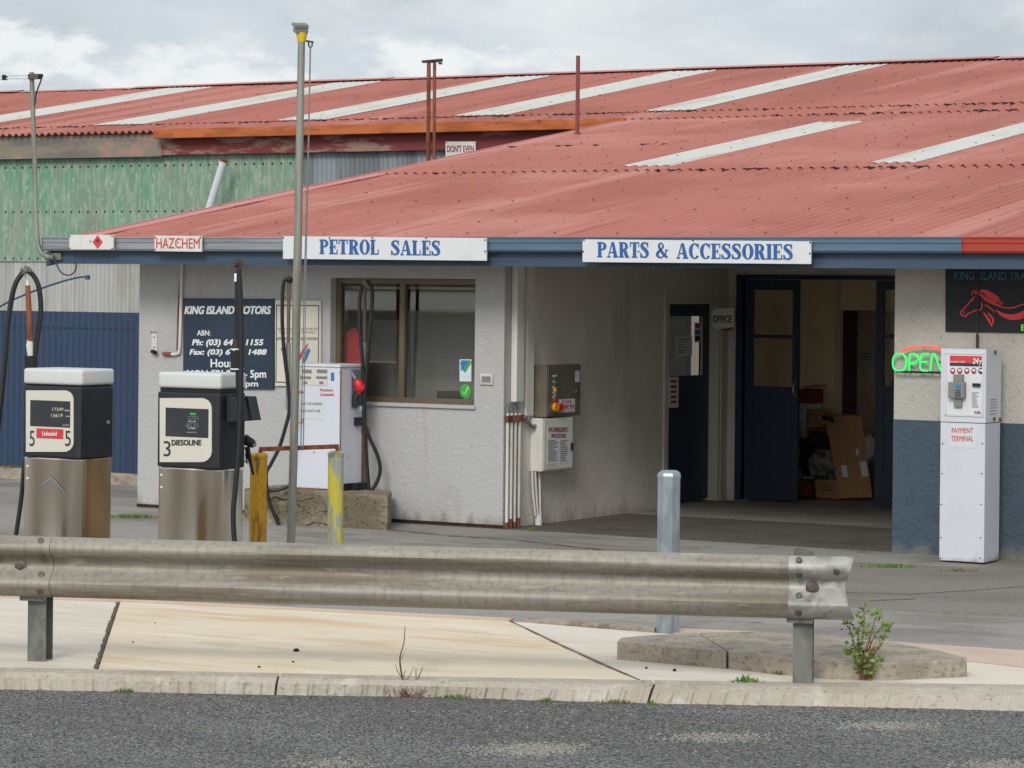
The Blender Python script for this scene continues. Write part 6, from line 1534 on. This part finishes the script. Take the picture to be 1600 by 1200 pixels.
mb = MB(); mb.quad(onlean(-.06, .96), onlean(.25, .92), onlean(.25, 1.0), onlean(-.06, 1.01)); mb.build('tape', 'poly_bag', LC)
o = carton(1274, 750, 1314, 779, vi, .4, 'card', 'low brown carton on the floor in front of the leaning carton')
mb = MB(); ribbon(mb, [(1284, 760), (1305, 760)], .02, vi - .004); ribbon(mb, [(1284, 766), (1302, 766)], .02, vi - .004); mb.build('print', 'card_dark', o)
carton(1262, 668, 1292, 704, vi + .5, .3, 'card_dark', 'dark brown carton high behind the black plastic bag')
carton(1240, 750, 1256, 780, vi + .1, .3, 'card_dark', 'small dark carton low beside the left door leaf')
o = carton(1243, 608, 1270, 630, vi + .6, .3, 'maroon_card', 'open dark red carton with a brown flap on top of the white shelf')
mb = MB(); a_, b_ = PV(1255, 606, vi + .6), PV(1276, 603, vi + .6); mb.hexa([a_, b_, b_ + Vector((0, .3, 0)), a_ + Vector((0, .3, 0))], [p + Vector((0, 0, .015)) for p in (a_, b_, b_ + Vector((0, .3, 0)), a_ + Vector((0, .3, 0)))]); mb.build('flap', 'card', o)
carton(1318, 742, 1334, 758, vi + .7, .25, 'card_dark', 'small brown carton standing behind the leaning carton')
carton(1262, 640, 1284, 664, vi + .55, .3, 'card', 'open brown carton above the black plastic bag')
SHF = thing('shelf_unit', 'white shelf unit with clutter behind the left workshop door leaf', 'shelf', PV(1250, 778, vi + .6))
mb = MB(); vx = vi + .55
pbox(mb, 1255, 632, 1258, 780, vx, .4); pbox(mb, 1225, 632, 1228, 780, vx, .4); mb.build('side_panel', 'white_old', SHF)
mb = MB()
for y in (632, 662, 700, 740): pbox(mb, 1228.2, y, 1254.8, y + 3, vx + .005, .39)
mb.build('shelf', 'white_old', SHF)
carton(1242, 642, 1254, 661, vx + .02, .25, 'paper', 'white box on the upper shelf of the shelf unit', 'storage_box')
carton(1241, 684, 1254, 699, vx + .02, .25, 'poly_bag', 'black box on the middle shelf of the shelf unit', 'storage_box')
carton(1241, 727, 1254, 739, vx + .02, .25, 'paper', 'white box on the low shelf of the shelf unit', 'storage_box')
def lump(name, px, py, rx, ry, v, mat, label, cat):
    c = PV(px, py, v); kx = (PV(px + 1, py, v).x - c.x); kz = abs(PV(px, py + 1, v).z - c.z)
    bm = bmesh.new(); bmesh.ops.create_icosphere(bm, subdivisions=3, radius=1)
    mb = MB(); vs = []
    for vv in bm.verts:
        j = 1 + .13 * math.sin(vv.co.x * 7 + vv.co.z * 5) + .09 * math.sin(vv.co.y * 9 - vv.co.z * 8 + px)
        vs.append((c.x + vv.co.x * rx * kx * j, c.y + vv.co.y * .2 * j, max(c.z + vv.co.z * ry * kz * j, .015)))
    mb.add(vs, [tuple(x.index for x in f.verts) for f in bm.faces]); bm.free()
    return tag(mb.build(name, mat, None, org=(c.x, c.y, min(z for _, _, z in vs)), smooth='all'), label, cat)
lump('plastic_bag', 1278, 690, 17, 16, vi + .35, 'poly_bag', 'black plastic bag piled above the clear plastic bag in the doorway', 'bag')
lump('plastic_bag', 1286, 727, 20, 26, vi + .2, 'clear_bag', 'crumpled clear plastic bag beside the leaning carton', 'bag')
lump('plastic_bag', 1352, 700, 10, 22, vi + .5, 'paper', 'pale plastic bag behind the right side of the leaning carton', 'bag')
lump('oil_can', 1260, 768, 10, 12, vi - .05, 'maroon_card', 'dark red can on the floor between the low cartons', 'can')
lump('plastic_bag', 1262, 716, 7, 26, vi + .45, 'poly_bag', 'narrow dark bag between the shelf unit and the clear bag', 'bag')
s = plate('paper_notice', 'white sheet of paper pinned to the dim wall inside the workshop', 1339.5, 547, 1367, 575, ib + 1.17, 'paper', 'notice', th=.01)
mb = MB()
for k in range(3): ribbon(mb, [(1344, 552 + k * 5), (1362, 552.4 + k * 5)], .01, ib + 1.165)
mb.build('lettering', 'ink_grey', s)

# ------------------------------------------------------------------ what stands across the road, mirrored in the window
WH = thing('low_shed', 'low white shed with a pale roof across the road behind the viewer', 'shed', (-30, -62, -.3))
mb = MB(); mb.box(-75, 4, -75, -62, -.3, 1.5); mb.build('wall', 'white_old', WH)
mb = MB(); mb.hexa([Vector((-76, -76, 1.504)), Vector((5, -76, 1.504)), Vector((5, -61, 1.504)), Vector((-76, -61, 1.504))], [Vector((-76, -69, 2.15)), Vector((5, -69, 2.15)), Vector((5, -68, 2.15)), Vector((-76, -68, 2.15))]); mb.build('roof', 'skylight', WH)
mb = MB(); nh = 40; rows = []
for j, (dv_, hz_) in enumerate(((-110, -.3), (-120, 3), (-140, 7), (-175, 11), (-230, 13))):
    rows.append([Vector((-220 + 440 * i / nh, dv_ + 4 * math.sin(i * 1.1), -.4 if j == 0 else hz_ * (.8 + .2 * math.sin(i * .7) + .1 * math.sin(i * 2.3 + j)))) for i in range(nh + 1)])
for a, b in zip(rows, rows[1:]):
    for i in range(nh): mb.quad(a[i], a[i + 1], b[i + 1], b[i])
mb.build('hill', 'hill_scrub', kind='structure')
